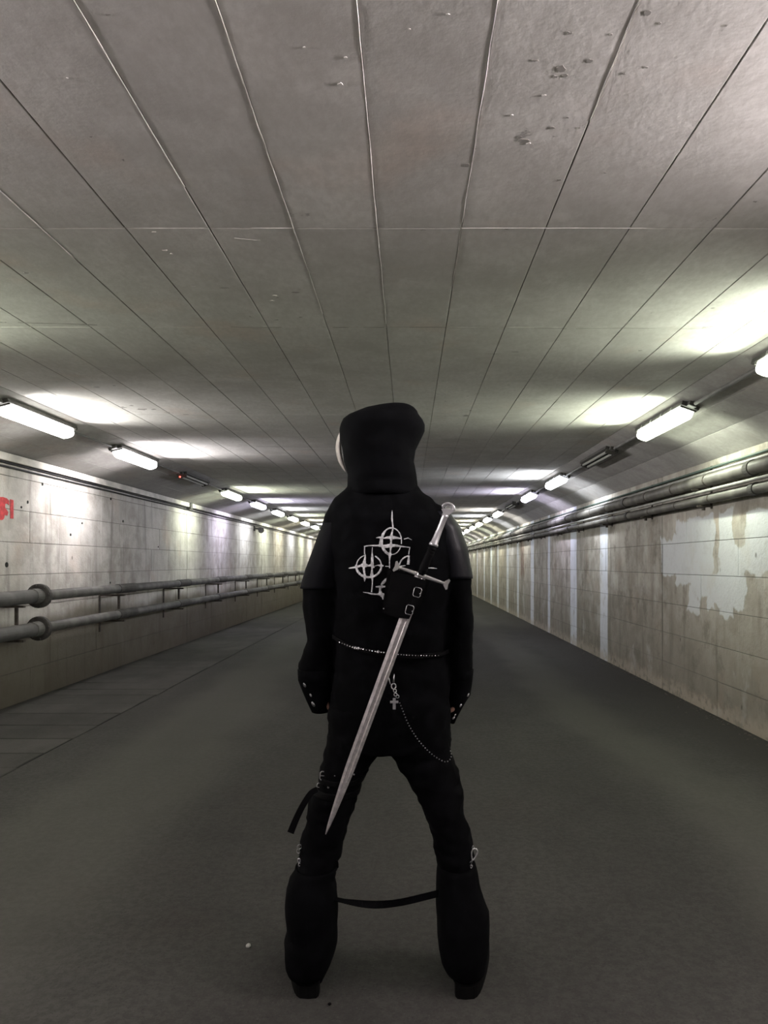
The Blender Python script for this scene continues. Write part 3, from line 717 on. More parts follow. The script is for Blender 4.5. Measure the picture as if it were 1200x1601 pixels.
cuffR=shell('sleeve_cuff',densify(rings([(1046,698,738,.064,2.33),(1066,699,736,.058,2.34),(1085,699,733,.052,2.35),(1100,700,724,.046,2.36),(1116,702,716,.038,2.37),(1128,703,710,.028,2.375)])),M['black'],person,.006,28,amp=.003)
def inflate(rs,d): return [(a-d,b+d,z,yc,bb+d) for a,b,z,yc,bb in rs]
def between(rs,v0,v1):
    z1=CH-(v0-VV)/F*PY; z0=CH-(v1-VV)/F*PY; return [r for r in rs if z0<=r[2]<=z1]
M['panel_r']=simple('glossy_charcoal_leather',(.006,.0065,.010),.42,bump=(22,.35,.004),spec=.2)
sp1=shell('sleeve_panel',between(densify(inflate(armL,.003),.008),818,922),M['panel'],jacket,.004,32,amp=.002); sp1['label']='charcoal leather panel on the left upper sleeve'
sp2=shell('sleeve_panel',between(densify(inflate(armR,.003),.008),800,905),M['panel_r'],jacket,.004,32,amp=.002); sp2['label']='glossy charcoal leather panel on the right upper sleeve'
# --- trousers
legL=rings([(1100,515,600,.12),(1150,513,601,.115),(1168,510,598,.108),(1195,503,577,.10),(1225,499,563,.094),(1250,485,557,.09),(1275,478,546,.086),(1300,476,540,.08),(1330,469,533,.074),(1352,466,527,.07),(1380,462,520,.066),(1440,466,514,.055),(1500,470,508,.05),(1530,472,506,.05)])
legR=rings([(1100,597,703,.12),(1150,598,703,.115),(1168,598,705,.108),(1180,612,707,.104),(1220,638,719,.097),(1240,650,724,.094),(1270,664,724,.088),(1300,673,735,.082),(1330,680,739,.075),(1355,684,741,.07),(1380,688,740,.066),(1440,696,745,.055),(1500,704,748,.05),(1530,706,748,.05)])
mb=MB(); mb.loft(densify(legL),28); mb.loft(densify(legR),28); mb.loft(rings([(1060,522,700,.12),(1130,514,703,.122),(1160,513,704,.10)]),28)
trousers=remeshed(mb,'trousers',M['denim'],person,.009,.009,15,(1,1,2.0),3)
# flared lower legs, strapped on over the trousers
def flare(rows): 
    return shell('flared_gaiter',densify(rings(rows),.012),M['denim'],person,.007,36,amp=.006)
fl=flare([(1354,464,527,.078),(1362,462,522,.078),(1374,453,521,.088),(1390,449,525,.098),(1430,448,526,.104),(1455,451,526,.102),(1470,447,525,.104),(1490,448,520,.098),(1505,450,516,.088),(1514,453,512,.080)])
fr=flare([(1350,685,741,.076),(1368,684,745,.082),(1385,683,749,.090),(1405,683,754,.098),(1425,683,762,.104),(1460,685,762,.106),(1480,687,761,.100),(1500,692,759,.090),(1514,698,756,.080)])
# --- boots
def boot(u0,u1,vbot,toe):
    Yh=CH*F/(vbot-VV); xl=(u0-VU)/F*Yh; xr=(u1-VU)/F*Yh; cx=(xl+xr)/2; hw=(xr-xl)/2
    mb=MB(); pts=[]; 
    # foot loft along Y, heel first
    st=[(0.00,.042,.040,.15),(.02,.046,.040,.22),(.07,.047,.04,.24),(.12,.044,.04,.20),(.17,.045,.04,.13),(.22,.048,.055,.075),(.265,.042,.045,.06),(.29,.022,.03,.045)]
    vs=[]; n=16
    for (d,w_,h0,h) in st:
        c=cx+toe*d
        for k in range(n):
            th=2*math.pi*k/n; vs.append((c+w_*math.cos(th),Yh+.015+d,.028+h/2+h/2*math.copysign(abs(math.sin(th))**.6,math.sin(th))))
    fs=[(i*n+k,i*n+(k+1)%n,(i+1)*n+(k+1)%n,(i+1)*n+k) for i in range(len(st)-1) for k in range(n)]+[tuple(range(n)),tuple((len(st)-1)*n+k for k in range(n-1,-1,-1))]
    mb.add(vs,fs); mb.tube([(cx+toe*.08,Yh+.09,.10),(cx+toe*.05,Yh+.085,.26)],[.044,.044],20)
    b=remeshed(mb,'boot',M['boot'],person,.007,0,smooth_it=3)
    poly=[]; 
    for k in range(24):
        th=2*math.pi*k/24; d=.155+.155*math.copysign(abs(math.sin(th))**.75,math.sin(th)); ww=(.047 if d>.12 else .0455)*math.copysign(abs(math.cos(th))**.45,math.cos(th)); poly.append((cx+toe*d+ww,Yh+d-.004))
    MB().prism(poly,(0,0,.0),EX,EY,EZ*.036).obj('sole',M['rubber'],b)
    return b
boot(459,504,1561,-.22); boot(705,750,1562,.22)
# --- hood
hood_r=densify(rings([(776,541,654,.105),(768,545,651,.105),(755,546,650,.108,2.31),(742,546,648,.115,2.31),(722,540,644,.128,2.32),(704,537,647,.138,2.325),(688,534,654,.142,2.33),(672,534,662,.142,2.33),(665,535.5,662.5,.138,2.33),(659,538,660,.130,2.33),(655,543,657,.122,2.33),(651,553,654,.112,2.325),(648,560,652,.104,2.325),(645,567,651,.095,2.32),(641,582,647,.078,2.32),(638,595,642,.058,2.32),(635.5,612,633,.03,2.32)]),.008)
nh=48
def hood_skip(i,k):
    z=hood_r[i][2]; th=2*math.pi*(k+.5)/nh
    a=math.degrees(th); face=118            # azimuth of the opening (0=+x, 90=ahead, turned a little to the left)
    half=46*max(0,1-abs((z-1.655)/.115)**3)
    return abs(a-face)<half
hood=shell('hood',hood_r,M['black'],jacket,.009,nh,skip=hood_skip,amp=.004,e=2.15)
MB().loft([hood_r[-1],(hood_r[-1][0]+.012,hood_r[-1][1]-.012,hood_r[-1][2]+.002,2.32,.015)],24).obj('hood_crown',M['black'],hood,smooth=True)
# --- body: one continuous figure under the clothes
yaw=math.radians(28); HC=P(592,702,2.325); Rz=Matrix.Rotation(yaw,3,'Z')
mb=MB()
def hp(x,y,z): return HC+Rz@Vector((x,y,z))
mb.ball(hp(0,-.012,.022),(.076,.094,.092),20,14,Rz); mb.ball(hp(0,.022,-.030),(.062,.070,.080),18,12,Rz); mb.ball(hp(0,.040,-.075),(.042,.045,.036),14,10,Rz)
mb.tube([hp(0,.090,.028),hp(0,.106,-.004),hp(0,.118,-.022),hp(0,.100,-.032)],[.008,.010,.015,.010],10)          # nose
mb.ball(hp(0,.090,-.054),(.024,.012,.006),10,8,Rz); mb.ball(hp(0,.088,-.065),(.021,.012,.007),10,8,Rz)           # lips
mb.ball(hp(0,.085,.040),(.052,.014,.010),12,8,Rz); mb.ball(hp(0,.075,-.096),(.022,.018,.014),10,8,Rz)            # brow, chin
for s in (-1,1):
    mb.ball(hp(s*.078,-.010,-.006),(.010,.020,.032),10,8,Rz); mb.ball(hp(s*.040,.068,-.018),(.022,.018,.018),10,8,Rz)
mb.tube([hp(0,-.02,-.06),P(595,765,2.31),P(597,790,2.30)],[.056,.058,.07],18)
tb=[(r[0]+.035,r[1]-.035,r[2],r[3],r[4]*.72) for r in torso[1:13]]; mb.loft(densify(tb),28,e=2.2)
JL=[P(543,815,2.30),P(518,880,2.30),P(503,945,2.305),P(505,1000,2.325),P(506,1050,2.345)]; mb.tube([P(585,800,2.30)]+JL,[.055,.052,.045,.038,.036,.026],16)
JR=[P(668,818,2.30),P(700,880,2.30),P(716,945,2.305),P(717,1000,2.32),P(716,1048,2.34)]; mb.tube([P(620,800,2.30)]+JR,[.055,.052,.045,.038,.036,.026],16)
mb.tube([P(568,1110,2.30),P(552,1160,2.30),P(540,1195,2.30),P(529,1228,2.30),P(511,1290,2.295),P(497,1360,2.295),P(490,1430,2.295),P(484,1530,2.285)],[.080,.068,.054,.046,.042,.040,.042,.034],18)
mb.tube([P(645,1110,2.30),P(653,1160,2.30),P(665,1195,2.30),P(682,1228,2.30),P(702,1290,2.295),P(712,1360,2.295),P(718,1430,2.295),P(727,1530,2.285)],[.080,.070,.060,.052,.046,.042,.044,.034],18)
def hand(wr,dn,side):
    """wr wrist, dn down direction, side +1: thumb towards +x"""
    wr=Vector(wr); d=Vector(dn).normalized(); fwd=EY; out=d.cross(fwd).normalized()
    # palm faces the thigh: width runs along Y (ahead = thumb side), thickness along x
    mb.tube([wr,wr+d*.03,wr+d*.075,wr+d*.09],[(.020,.024),(.018,.034),(.017,.040),(.013,.036)] if False else [.024,.026,.027,.022],12)
    for k,(off,ln,r) in enumerate([(-.030,.060,.0082),(-.010,.072,.0088),(.011,.076,.009),(.031,.070,.0088)]):
        b=wr+d*.075+fwd*off; inw=Vector((side,0,0))
        p1=b+d*ln*.5; p2=p1+d*ln*.28+inw*ln*.20; p3=p2+d*ln*.12+inw*ln*.24
        mb.tube([b-d*.03,b,p1,p2,p3],[r*1.2,r*1.15,r,r*.95,r*.8],10); mb.ball(p3,r*.8,8,6)
        mb.ball(b-d*.02,(.014,.013,.028),8,6)
    t0=wr+d*.028+fwd*.024; t1=t0+d*.028+fwd*.026+Vector((side*.006,0,0)); t2=t1+d*.030+fwd*.006+Vector((side*.012,0,0)); mb.tube([t0,t1,t2],[.013,.0105,.008],10); mb.ball(t2,.008,8,6)
hand(JL[-1]-EZ*.0,(.12,.1,-1),1); hand(JR[-1],(-.06,.1,-1),-1)
body=remeshed(mb,'body',M['skin'],person,.0048,0,smooth_it=2)
for s in (-1,1):
    e=MB().ball(hp(s*.031,.074,.012),.0125,12,8,Rz).obj('eye',M['eye'],body,smooth=True)
    MB().ball(hp(s*.031,.0835,.012),(.0055,.0035,.0055),10,6,Rz).obj('iris',M['iris'],e,smooth=True)
# --- hair: pale locks framing the face and falling out of the hood on the left
hair=MB()
for i in range(26):
    t=i/25; a=math.radians(-62+124*t)
    p0=hp(.070*math.sin(a),.052,.085+.012*math.cos(a)); p1=hp(.088*math.sin(a),.082-.02*abs(math.sin(a)),.045); p2=hp(.090*math.sin(a)+random.uniform(-.004,.004),.070,.000)
    if abs(t-.5)<.22: hair.tube(smooth_curve([p0,p1,hp(.088*math.sin(a),.098,.030)],4),[.007]*8+[.002],6)
    else: hair.tube(smooth_curve([p0,p1,p2,hp(.086*math.sin(a),.062,-.05),hp(.075*math.sin(a),.06,-.095)],4),[.008]*12+[.007,.006,.004,.003,.0015],6)
for i in range(16):
    f=i/15; yb=2.36+.055*f; du=f*3.5
    pts=[P(545,662,yb),P(535.5-du*.3,674,yb),P(531.0-du*.8,690,yb),P(530.8-du*.9,705,yb),P(534-du*.7,722,yb),P(541-du*.3,738,yb)]
    hair.tube(smooth_curve(pts,4),[.004]+[.006]*16+[.005,.004,.002,.001],6)
hair.obj('hair',M['hair'],person,smooth=True)
# --- back print
def S(x,y): return (530+x/6.316,780+y/6.316)
pr=MB()
def stroke(pts,close=False,n=6,rag=.10):
    p3=smooth_curve([(*S(a,b),w_/6.316) for a,b,w_ in pts],n) if len(pts)>2 else [Vector((*S(a,b),w_/6.316)).lerp(Vector((*S(*pts[1][:2]),pts[1][2]/6.316)),0) for a,b,w_ in pts]
    if len(pts)==2: p3=[p3[0].lerp(p3[1],k/6) for k in range(7)]
    vs=[]; fs=[]; m=len(p3)
    for i,p in enumerate(p3):
        q=p3[min(i+1,m-1)]-p3[max(i-1,0)]; t=Vector((q.x,q.y)); 
        if t.length<1e-6: t=Vector((1,0))
        t.normalize(); nx,ny=-t.y,t.x; w_=max(.35,p.z*(1+random.uniform(-rag,rag)*1.6))/2
        for s in (-1,-.33,.33,1):
            h,_=hit(p.x+nx*w_*s,p.y+ny*w_*s,.0028+ (0.0006 if abs(s)<.5 else 0)); vs.append(h)
    for i in range(m-1):
        for k in range(3): a=i*4+k; fs.append((a,a+1,a+5,a+4))
    pr.add(vs,fs)
def arc(cx,cy,rx,ry,a0,a1,wf,n=5):
    pts=[]; m=max(4,int(abs(a1-a0)/18))
    for k in range(m+1):
        a=math.radians(a0+(a1-a0)*k/m); pts.append((cx+rx*math.cos(a),cy+ry*math.sin(a),wf(math.degrees(a)%360)))
    stroke(pts,n=n)
stroke([(522,112,3),(522,150,10),(521,190,17),(526,240,12),(530,290,14),(520,340,17),(514,378,30),(512,420,16),(510,465,28),(506,510,12),(500,555,26),(497,600,12),(497,700,10),(497,760,14),(497,805,4)])
arc(517,418,98,132,150,275,lambda a:15+8*(a<215 and a>150)); arc(517,418,98,132,275,372,lambda a:10)
arc(517,418,98,132,20,92,lambda a:9); arc(517,418,98,132,92,160,lambda a:26)
stroke([(365,385,5),(400,381,18),(440,388,14),(480,382,24),(520,382,34),(560,384,24),(610,393,12)]); stroke([(638,398,8),(675,388,11),(690,392,5),(716,405,3)])
stroke([(245,470,9),(300,462,12),(370,462,16),(410,460,30),(440,470,30),(500,462,36),(560,462,24),(600,468,16),(650,474,10),(700,480,8)])
stroke([(408,378,20),(412,410,24),(410,440,30),(428,470,26)]); stroke([(252,468,9),(250,510,9),(252,548,10)])
stroke([(258,550,10),(254,590,18),(246,640,34),(243,690,22),(250,740,20),(253,775,28),(250,816,4)])
stroke([(697,480,8),(690,515,8),(686,550,9)]); stroke([(688,560,16),(684,610,22),(680,648,24)])
stroke([(327,478,4),(325,530,10),(326,570,20),(326,650,28),(324,700,16),(322,760,32),(328,800,14),(326,860,12),(320,922,14)])
arc(292,662,124,112,90,185,lambda a:22); arc(292,662,122,110,185,250,lambda a:10); arc(292,662,124,112,300,360,lambda a:13); arc(292,662,124,112,0,90,lambda a:20)
stroke([(93,685,5),(130,680,16),(175,672,20),(210,660,22),(247,655,44),(290,660,18),(326,655,28),(345,680,10)]); stroke([(350,665,6),(380,655,8),(410,660,24),(440,660,8)])
stroke([(455,665,8),(500,668,6)]); arc(700,680,110,118,195,262,lambda a:14); stroke([(590,668,14),(655,658,5)]); stroke([(592,700,8),(598,720,10)])
stroke([(868,686,5),(905,682,11),(965,688,4)]); stroke([(495,778,14),(460,800,26),(430,832,26),(412,852,8)]); stroke([(500,770,6),(545,795,3)])
stroke([(360,868,9),(410,868,24),(455,866,16),(498,862,16)]); stroke([(498,868,14),(508,884,6),(490,908,3)])
stroke([(408,868,28),(404,905,22),(412,940,38),(430,965,26),(432,994,8)]); stroke([(236,922,5),(280,928,10),(320,938,16),(370,942,14),(412,940,30),(450,946,20),(484,938,16)])
po=pr.obj('back_print',M['print'],jacket,fix=False); po['label']='white linked cross and circle emblem printed on the back'
# --- studded belt
belt_c=smooth_curve([(520,1000),(530,1004),(545,1010),(560,1014),(590,1019),(620,1023),(650,1025),(688,1025),(697,1024)],6)
def belt_z(x):
    best=min(belt_c,key=lambda p:abs(P(p.x,p.y,2.17).x-x)); return P(best.x,best.y,2.17).z
mb=MB(); nb=56; vs=[]
base=rings([(1018,524,697,.146)])[0]; cx=(base[0]+base[1])/2; ax=(base[1]-base[0])/2+.006
for k in range(nb):
    th=2*math.pi*k/nb; x=cx+ax*math.copysign(abs(math.cos(th))**.9,math.cos(th)); yv=PY+(base[4]+.006)*math.copysign(abs(math.sin(th))**.9,math.sin(th)); z=belt_z(x)
    for dz,dr in ((-.006,0),(.006,0),(.006,.004),(-.006,.004)):
        vs.append((x+(x-cx)*dr/ax*1.0,yv+(yv-PY)*dr/.15,z+dz))
fs=[(k*4+j,k*4+(j+1)%4,((k+1)%nb)*4+(j+1)%4,((k+1)%nb)*4+j) for k in range(nb) for j in range(4)]
belt=mb.add(vs,fs).obj('belt',M['leather'],person); BVs.append(BVHTree.FromPolygons([v.co.copy() for v in belt.data.vertices],[tuple(p.vertices) for p in belt.data.polygons]))
st=None; bc=smooth_curve([(527,1003),(545,1010),(560,1014),(590,1019),(620,1023),(650,1025),(688,1025)],40)
acc=0
for p,q in zip(bc[:-1],bc[1:]):
    acc+=(q-p).length
    if acc<4.1: continue
    acc=0; h,_=hit(p.x,p.y,.002)
    s=(1.4 if abs(p.x-557)<3 or abs(p.x-591)<3 else random.uniform(.55,.85) if p.x<600 else random.uniform(.35,.6))
    if st is None: st=MB().ball((0,0,0),.0035,6,4).obj('rhinestone',M['chrome'],belt); o=st
    else: o=st.copy(); C.objects.link(o)
    o.location=h; o.scale=(s,s,s); o.rotation_euler=(random.uniform(0,3),random.uniform(0,3),random.uniform(0,3))
# --- cuff studs
def studs(name,parent,pts,mat,r=.006,shape=(1,.6,1)):
    f=None
    for (u,v,s,rot) in pts:
        h,_=hit(u,v,.002,2.33)
        if f is None: f=MB().ball((0,0,0),(r*shape[0],r*shape[1],r*shape[2]),8,6).obj(name,mat,parent,smooth=True); o=f
        else: o=f.copy(); C.objects.link(o)
        o.location=h; o.scale=(s*.7,s*.7,s*1.3); o.rotation_euler=(0,rot,0)
studs('cuff_stud',cuffL,[(476,1071,1.0,-.4),(485.5,1087,.7,-.5),(489.5,1101,1.2,-.5)],M['dull_steel'])
studs('cuff_stud',cuffR,[(731.5,1086.5,.8,.4),(719.5,1103,.8,.5),(711,1118,.6,.6),(708.5,1122.5,.8,.7)],M['chrome'])
# --- hem hook, cross pendant and bead chain
chain=empty('hip_chain',(0,0,0),parent=person)
h1,_=hit(615.5,1066,.010); mb=MB()
h1,_=hit(609,1062,.006); mb.tube([hit(605.5,1055,.006)[0],hit(608,1062,.006)[0],hit(610,1070,.006)[0]],[.0012,.0018,.0012],8).obj('pin',M['dull_steel'],chain)
mb=MB(); mb.tube([hit(616,1053.5,.006)[0],hit(615.5,1060,.007)[0],hit(615,1067,.008)[0]],[.0008,.0016,.003],8)
c=hit(615,1073,.009)[0]; mb.tube([c+Vector((.0065*math.cos(a),0,.008*math.sin(a))) for a in [2*math.pi*k/14 for k in range(15)]],.0018,8); mb.obj('snap_hook',M['dull_steel'],chain,smooth=True)
for (u,v) in ((617,1080),(618,1086),(621,1089)):
    c=hit(u,v,.009)[0]; MB().tube([c+Vector((.0045*math.cos(a),.001*math.sin(a*2),.0045*math.sin(a))) for a in [2*math.pi*k/12 for k in range(13)]],.0013,6).obj('link',M['dull_steel'],chain,smooth=True)
c=hit(616,1100,.010)[0]; a_=1/550
mb=MB().box((c.x-.0042,c.y-.0015,c.z-.017),(c.x+.0042,c.y+.0015,c.z+.016),.001); mb.box((c.x-.012,c.y-.0014,c.z+.001),(c.x+.012,c.y+.0014,c.z+.008),.001)
o=mb.obj('cross_pendant',M['pewter'],chain)
cc=smooth_curve([(623,1095),(629,1110),(638,1132),(650,1152),(663,1168),(677,1181),(690,1189),(698,1191),(704,1186),(705,1178),(702,1171)],60)
acc=0; bead=None
for p,q in zip(cc[:-1],cc[1:]):
    acc+=(q-p).length
    if acc<4.6: continue
    acc=0; h,_=hit(p.x,p.y,.007,2.25)
    if bead is None: bead=MB().ball((0,0,0),.0019,8,6).obj('bead',M['dull_steel'],chain,smooth=True); o=bead
    else: o=bead.copy(); C.objects.link(o)
    o.location=h
# --- thigh harness with buckles, hanging strap
def ribbon(name,pts,wid,mat,parent,off=.004,thick=.003,default=2.2,project=True,wdir=None):
    """pts (u,v[,Y]) along the strap, width in m, laid in screen normal plane"""
    ps=smooth_curve([tuple(p) for p in pts],5); mb=MB(); vs=[]; m=len(ps)
    P3=[hit(p.x,p.y,off,default)[0] if project else P(p.x,p.y,p.z) for p in ps]
    for i,p in enumerate(P3):
        t=(P3[min(i+1,m-1)]-P3[max(i-1,0)]).normalized(); s=t.cross(EY).normalized() if wdir is None else (wdir-t*wdir.dot(t)).normalized(); nn=t.cross(s).normalized()
        ww=wid[0]+(wid[1]-wid[0])*i/(m-1) if isinstance(wid,tuple) else wid
        for a,b in ((-1,-1),(1,-1),(1,1),(-1,1)): vs.append(p+s*ww/2*a+nn*thick/2*b)
    fs=[(i*4+j,i*4+(j+1)%4,(i+1)*4+(j+1)%4,(i+1)*4+j) for i in range(m-1) for j in range(4)]+[(3,2,1,0),tuple((m-1)*4+j for j in range(4))]
    return mb.add(vs,fs).obj(name,mat,parent,smooth=False)
def ring_strap(name,rs,v0,v1,mat,parent):
    z1=CH-(v0-VV)/F*PY; z0=CH-(v1-VV)/F*PY
    rr=[r for r in densify(inflate(rs,.004),.004) if z0<=r[2]<=z1]; return shell(name,rr,mat,parent,.003,28)
hs=ring_strap('thigh_strap',legL,1206,1218,M['leather'],person); hs2=ring_strap('thigh_strap',legL,1226,1238,M['leather'],person)
def buckle(u,v,w_,h_,parent,rot=0,mat=None,off=.004,t=.0018,default=2.2):
    c=hit(u,v,off,default)[0]; R=Matrix.Rotation(rot,3,'Y'); mb=MB(); pts=[]
    cr=.25*min(w_,h_)
    for (sx,sz) in ((1,1),(-1,1),(-1,-1),(1,-1)):
        pts += [c+R@Vector((sx*(w_/2-(cr if (sx*sz)<0 else 0)),0,sz*(h_/2-(cr if (sx*sz)>0 else 0)))), c+R@Vector((sx*(w_/2-(cr if (sx*sz)>0 else 0)),0,sz*(h_/2-(cr if (sx*sz)<0 else 0))))]
    pts.append(pts[0]); mb.tube(pts,t,8); b=mb.obj('buckle',mat or M['dull_steel'],parent,smooth=True)
    MB().tube([c+R@Vector((-w_/2,-.001,0)),c+R@Vector((w_/2,-.002,.001))],.0013,6).obj('prong',mat or M['dull_steel'],b)
    return b
def sub_buckle(*a,**k): return buckle(*a,**k)
b=buckle(504.5,1213,.017,.026,hs,.1); b=buckle(498,1231,.012,.026,hs2,.25)
for par,pts in ((hs2,[(513,1231,.9,0),(535,1231,.6,0),(491,1237,.5,0)]),(hs,[(523,1213,.5,0),(553,1211,.7,0)])): studs('eyelet',par,pts,M['dull_steel'],.0045,(1.2,.5,.7))
sd=ribbon('strap_tail',[(496,1234,2.19),(486,1240,2.185),(474,1258,2.18),(463,1280,2.18),(454,1302,2.18)],(.016,.020),M['leather'],person,project=False)
sl=ribbon('strap_loop',[(566,1204,2.25),(572,1196,2.24),(574,1204,2.24),(567,1210,2.25)],.008,M['leather'],person,project=False)
# --- knee hardware
def loop(u,v,w_,h_,Yp,name,mat,parent,rot=0,t=.0022,tear=0):
    c=P(u,v,Yp); R=Matrix.Rotation(rot,3,'Y'); pts=[]
    for k in range(25):
        a=2*math.pi*k/24; sx=math.sin(a); cz=math.cos(a); ww=w_/2*(1+tear*cz); pts.append(c+R@Vector((ww*sx,.0,h_/2*cz)))
    return MB().tube(pts,t,8).obj(name,mat,parent,smooth=True)
loop(740.5,1336,.017,.036,2.26,'carabiner',M['chrome'],person,.22,.0028,.45)['label']='bright chrome carabiner at the right knee'
loop(739,1325,.005,.010,2.26,'d_ring',M['chrome'],person,0,.0012); loop(735,1350,.006,.016,2.255,'d_ring',M['dull_steel'],person,.5,.0013); loop(736.5,1355,.005,.010,2.255,'d_ring',M['chrome'],person,.3,.0013)
loop(468,1324,.012,.014,2.27,'d_ring',M['dull_steel'],person,.5,.0014); loop(466,1331,.009,.012,2.27,'d_ring',M['dull_steel'],person,-.4,.0012)
loop(467.5,1346,.007,.014,2.262,'snap_clip',M['chrome'],person,-.1,.0020,.3); loop(468,1352,.006,.009,2.262,'d_ring',M['chrome'],person,.2,.0012)
ribbon('knee_tab',[(519,1348,2.26),(526,1347,2.26),(527,1356,2.27)],.008,M['leather'],person,project=False)
# --- strap slung between the two lower legs
def bondage():
    pts=[(520,1405,2.27),(545,1410,2.255),(575,1414,2.25),(600,1414,2.25),(630,1410,2.25),(660,1403,2.255),(688,1396,2.27)]
    ps=smooth_curve(pts,6); vs=[]; m=len(ps); P3=[P(p.x,p.y,p.z) for p in ps]
    for i,p in enumerate(P3):
        f=i/(m-1); t=(P3[min(i+1,m-1)]-P3[max(i-1,0)]).normalized(); ang=math.radians(86-86*min(1,max(0,(f-.12)/.45)))
        s=Vector((0,math.sin(ang),math.cos(ang))); s=(s-t*s.dot(t)).normalized(); nn=t.cross(s)
        for a,b in ((-1,-1),(1,-1),(1,1),(-1,1)): vs.append(p+s*.011*a+nn*.0013*b)
    fs=[(i*4+j,i*4+(j+1)%4,(i+1)*4+(j+1)%4,(i+1)*4+j) for i in range(m-1) for j in range(4)]+[(3,2,1,0),tuple((m-1)*4+j for j in range(4))]
    MB().add(vs,fs).obj('leg_strap',M['denim'],person)
bondage()
# --- sword frog strapped to the back: front and back leather leaves with two buckles
SY=2.095
def pp(u,v,Yp=SY): return P(u,v,Yp)
frog=empty('sword_frog',(0,0,0),parent=person)
def leaf(name,pts,Yp,t):
    ps=[P(u,v,Yp) for u,v in pts]; n=len(ps); return MB().add(ps+[p+EY*t for p in ps],[tuple(range(n)),tuple(range(2*n-1,n-1,-1))]+[(i,i+n,(i+1)%n+n,(i+1)%n) for i in range(n)]).obj(name,M['leather'],frog)
front=leaf('front_leaf',[(611,895),(640,899),(667,908),(663,922),(652,944),(639,968),(621,966),(600,958),(604,934)],SY-.018,.005)
leaf('back_leaf',[(606,888),(640,894),(672,905),(668,925),(655,950),(642,968),(622,968),(597,958),(600,932)],SY+.014,.014)
ws=leaf('side_wall',[(597,958),(600,932),(606,890),(611,893),(605,934),(602,958)],SY-.014,.030)
MB().box((P(620,925,SY).x,SY+.027,P(620,950,SY).z),(P(655,925,SY).x,2.18,P(620,905,SY).z),.004).obj('backing_block',M['leather'],frog)
for (u,v,ro) in ((652,926,-.35),(640,953.5,-.35)):
    c=P(u,v,SY-.026); R=Matrix.Rotation(-ro*-1,3,'Y'); R=Matrix.Rotation(.25,3,'Y'); pts=[]
    w_,h_=.021,.026
    for (sx,sz) in ((.7,1),(-.7,1),(-1,.7),(-1,-.7),(-.7,-1),(.7,-1),(1,-.7),(1,.7),(.7,1)): pts.append(c+R@Vector((sx*w_/2,0,sz*h_/2)))
    bk=MB().tube(pts,.0011,8).obj('buckle',M['dull_steel'],frog,smooth=True); MB().ball(c+R@Vector((w_/2-.002,-.002,-.002)),.0022,8,6).obj('rivet',M['dull_steel'],frog)
MB().ball(P(599.5,951.5,SY-.02),.002,8,6).obj('rivet',M['dull_steel'],frog)
# ================================================================== sword (held by the frog, a thing of its own)
tip=P(509,1304,2.13); base=P(657.5,899,SY); ax=(base-tip).normalized(); ln=(base-tip).length
sw=empty('sword',tuple(tip)); tag(sw,'long straight steel sword hanging slantwise down the person\'s back','sword')
side=ax.cross(EY).normalized();  side=side if side.x>0 else -side
nrm=side.cross(ax).normalized(); nrm=nrm if nrm.y<0 else -nrm
O=Vector((0,0,0))
def bl():
    mb=MB(); st=[]; N=30
    for i in range(N+1):
        s=i/N*ln; w_=.0137+.0022*(s/ln)
        if s<.20*1.0: w_*= (.10+.90*(s/.20)**.62)
        st.append((s,w_))
    vs=[]
    for s,w_ in st:
        f=min(1,max(0,(s-.10)/.12)); ful=.34*w_; d=.0034
        c=ax*s
        prof=[(-w_,0),(-w_*.42,d),(-w_*.30,d*(1-.45*f)+0),(w_*.02,d*(1-.65*f)),(w_*.30,d*(1-.45*f)),(w_*.42,d),(w_,0),(w_*.42,-d),(0,-d*.6),(-w_*.42,-d)]
        for a,b in prof: vs.append(c+side*a+nrm*b)
    n=10; m=len(st); fs=[(i*n+j,i*n+(j+1)%n,(i+1)*n+(j+1)%n,(i+1)*n+j) for i in range(m-1) for j in range(n)]+[tuple(range(n-1,-1,-1)),tuple((m-1)*n+j for j in range(n))]
    return mb.add(vs,fs).obj('blade',M['blade'],sw)
bl()
# guard
gl=P(620,886,SY)-tip; gr=P(697,913,SY)-tip; gc=(gl+gr)/2; gd=(gr-gl).normalized(); gn=nrm; gu=gd.cross(gn).normalized()
gu=gu if gu.z>0 else -gu
def bar(st,mat,parent,name):
    vs=[]; n=8
    for s,a,b in st:
        for k in range(n):
            th=2*math.pi*(k+.5)/n; vs.append(gc+gd*s+gu*a*math.cos(th)+gn*b*math.sin(th))
    m=len(st); fs=[(i*n+j,i*n+(j+1)%n,(i+1)*n+(j+1)%n,(i+1)*n+j) for i in range(m-1) for j in range(n)]+[tuple(range(n)),tuple((m-1)*n+j for j in range(n-1,-1,-1))]
    return MB().add(vs,fs).obj(name,mat,parent)
hl=(gr-gl).length/2
guard=bar([(-hl+.004,.0052,.005),(-hl+.012,.0040,.0045),(-.012,.0060,.006),(-.010,.0078,.0085),(.010,.0078,.0085),(.012,.0060,.006),(hl-.012,.0040,.0045),(hl-.004,.0052,.005)],M['steel'],sw,'guard')
for s in (-1,1):
    e=gc+gd*s*(hl-.006)
    MB().prism([(0,-.006),(s*.010,-.016),(s*.014,-.013),(s*.012,0),(s*.014,.013),(s*.010,.016),(0,.006)],e-gn*.004,gd,gu,gn*.008).obj('finial',M['steel'],guard)
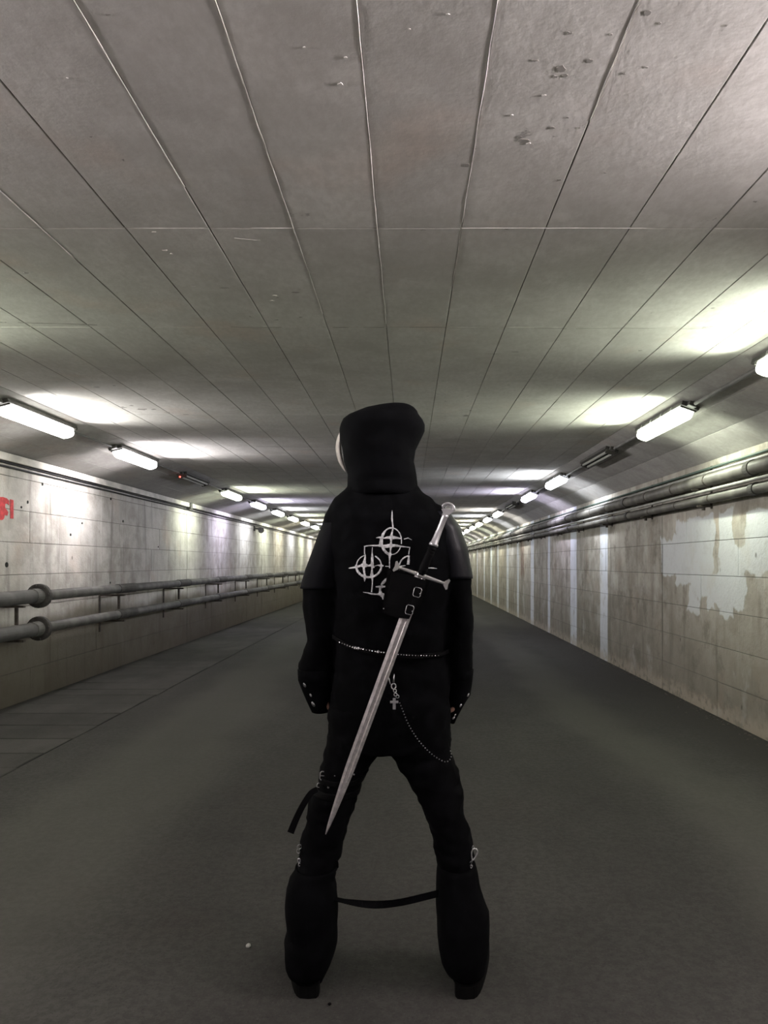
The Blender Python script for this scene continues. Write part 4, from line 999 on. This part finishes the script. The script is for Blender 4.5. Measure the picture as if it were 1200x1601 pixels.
# grip: dark wrap below, pale cast sleeve above, then pommel
g0=base-tip; g1=P(677,853,SY)-tip; g2=P(696,805,SY)-tip; g3=P(700,793,SY)-tip
mb=MB(); mb.tube([g0,g0.lerp(g1,.25),g0.lerp(g1,.6),g1],[.0105,.012,.0115,.011],16).obj('grip_wrap',M['leather'],sw,smooth=True)
for k in range(9):
    c=g0.lerp(g1,.08+.1*k); d=(g1-g0).normalized(); MB().tube([c-d*.0012,c+d*.0012],.0128,12).obj('grip_band',M['leather'],sw)
mb=MB(); mb.tube([g1-(g2-g1)*.02,g1,g1+(g2-g1)*.06,g1+(g2-g1)*.10,g1.lerp(g2,.5),g1.lerp(g2,.92),g2],[.010,.0135,.013,.0105,.0085,.0082,.0105],16).obj('grip_sleeve',M['pewter'],sw,smooth=True)
pd=(g3-g2).normalized(); psd=pd.cross(gn).normalized(); psd=psd if psd.x>0 else -psd
pm=MB().prism([(-.008,0),(.008,0),(.014,.010),(.019,.016),(.013,.020),(-.013,.016),(-.016,.012),(-.010,.006)],g2-gn*.006,psd,pd,gn*.012).obj('pommel',M['pewter'],sw)
pts=[]
cpt=g2+pd*.020+psd*.002
for k in range(13):
    a=math.radians(-12+204*k/12); pts.append(cpt+psd*.0165*math.cos(a)+pd*.0135*math.sin(a))
MB().tube(pts,[.0025]+[.0042]*11+[.0025],10).obj('crescent',M['pewter'],pm,smooth=True)
pts=[cpt+psd*.009*math.cos(math.radians(a))+pd*(.007*math.sin(math.radians(a))) for a in range(10,181,17)]
MB().tube(pts,.0022,8).obj('crescent',M['pewter'],pm,smooth=True)
# small pale litter on the floor
o=MB().ball((0,0,0),(.009,.012,.006),7,5).obj('litter',M['stone'],smooth=False); o.location=(-.545,2.52,.0055); tag(o,'tiny pale scrap lying on the dark floor left of the person\'s feet','litter')
o=MB().ball((0,0,0),(.006,.006,.004),6,5).obj('pebble',M['rubber'],smooth=False); o.location=((515-VU)/F*2.19,2.19,.0035); tag(o,'tiny dark pebble on the floor between the feet, by the left boot','pebble')
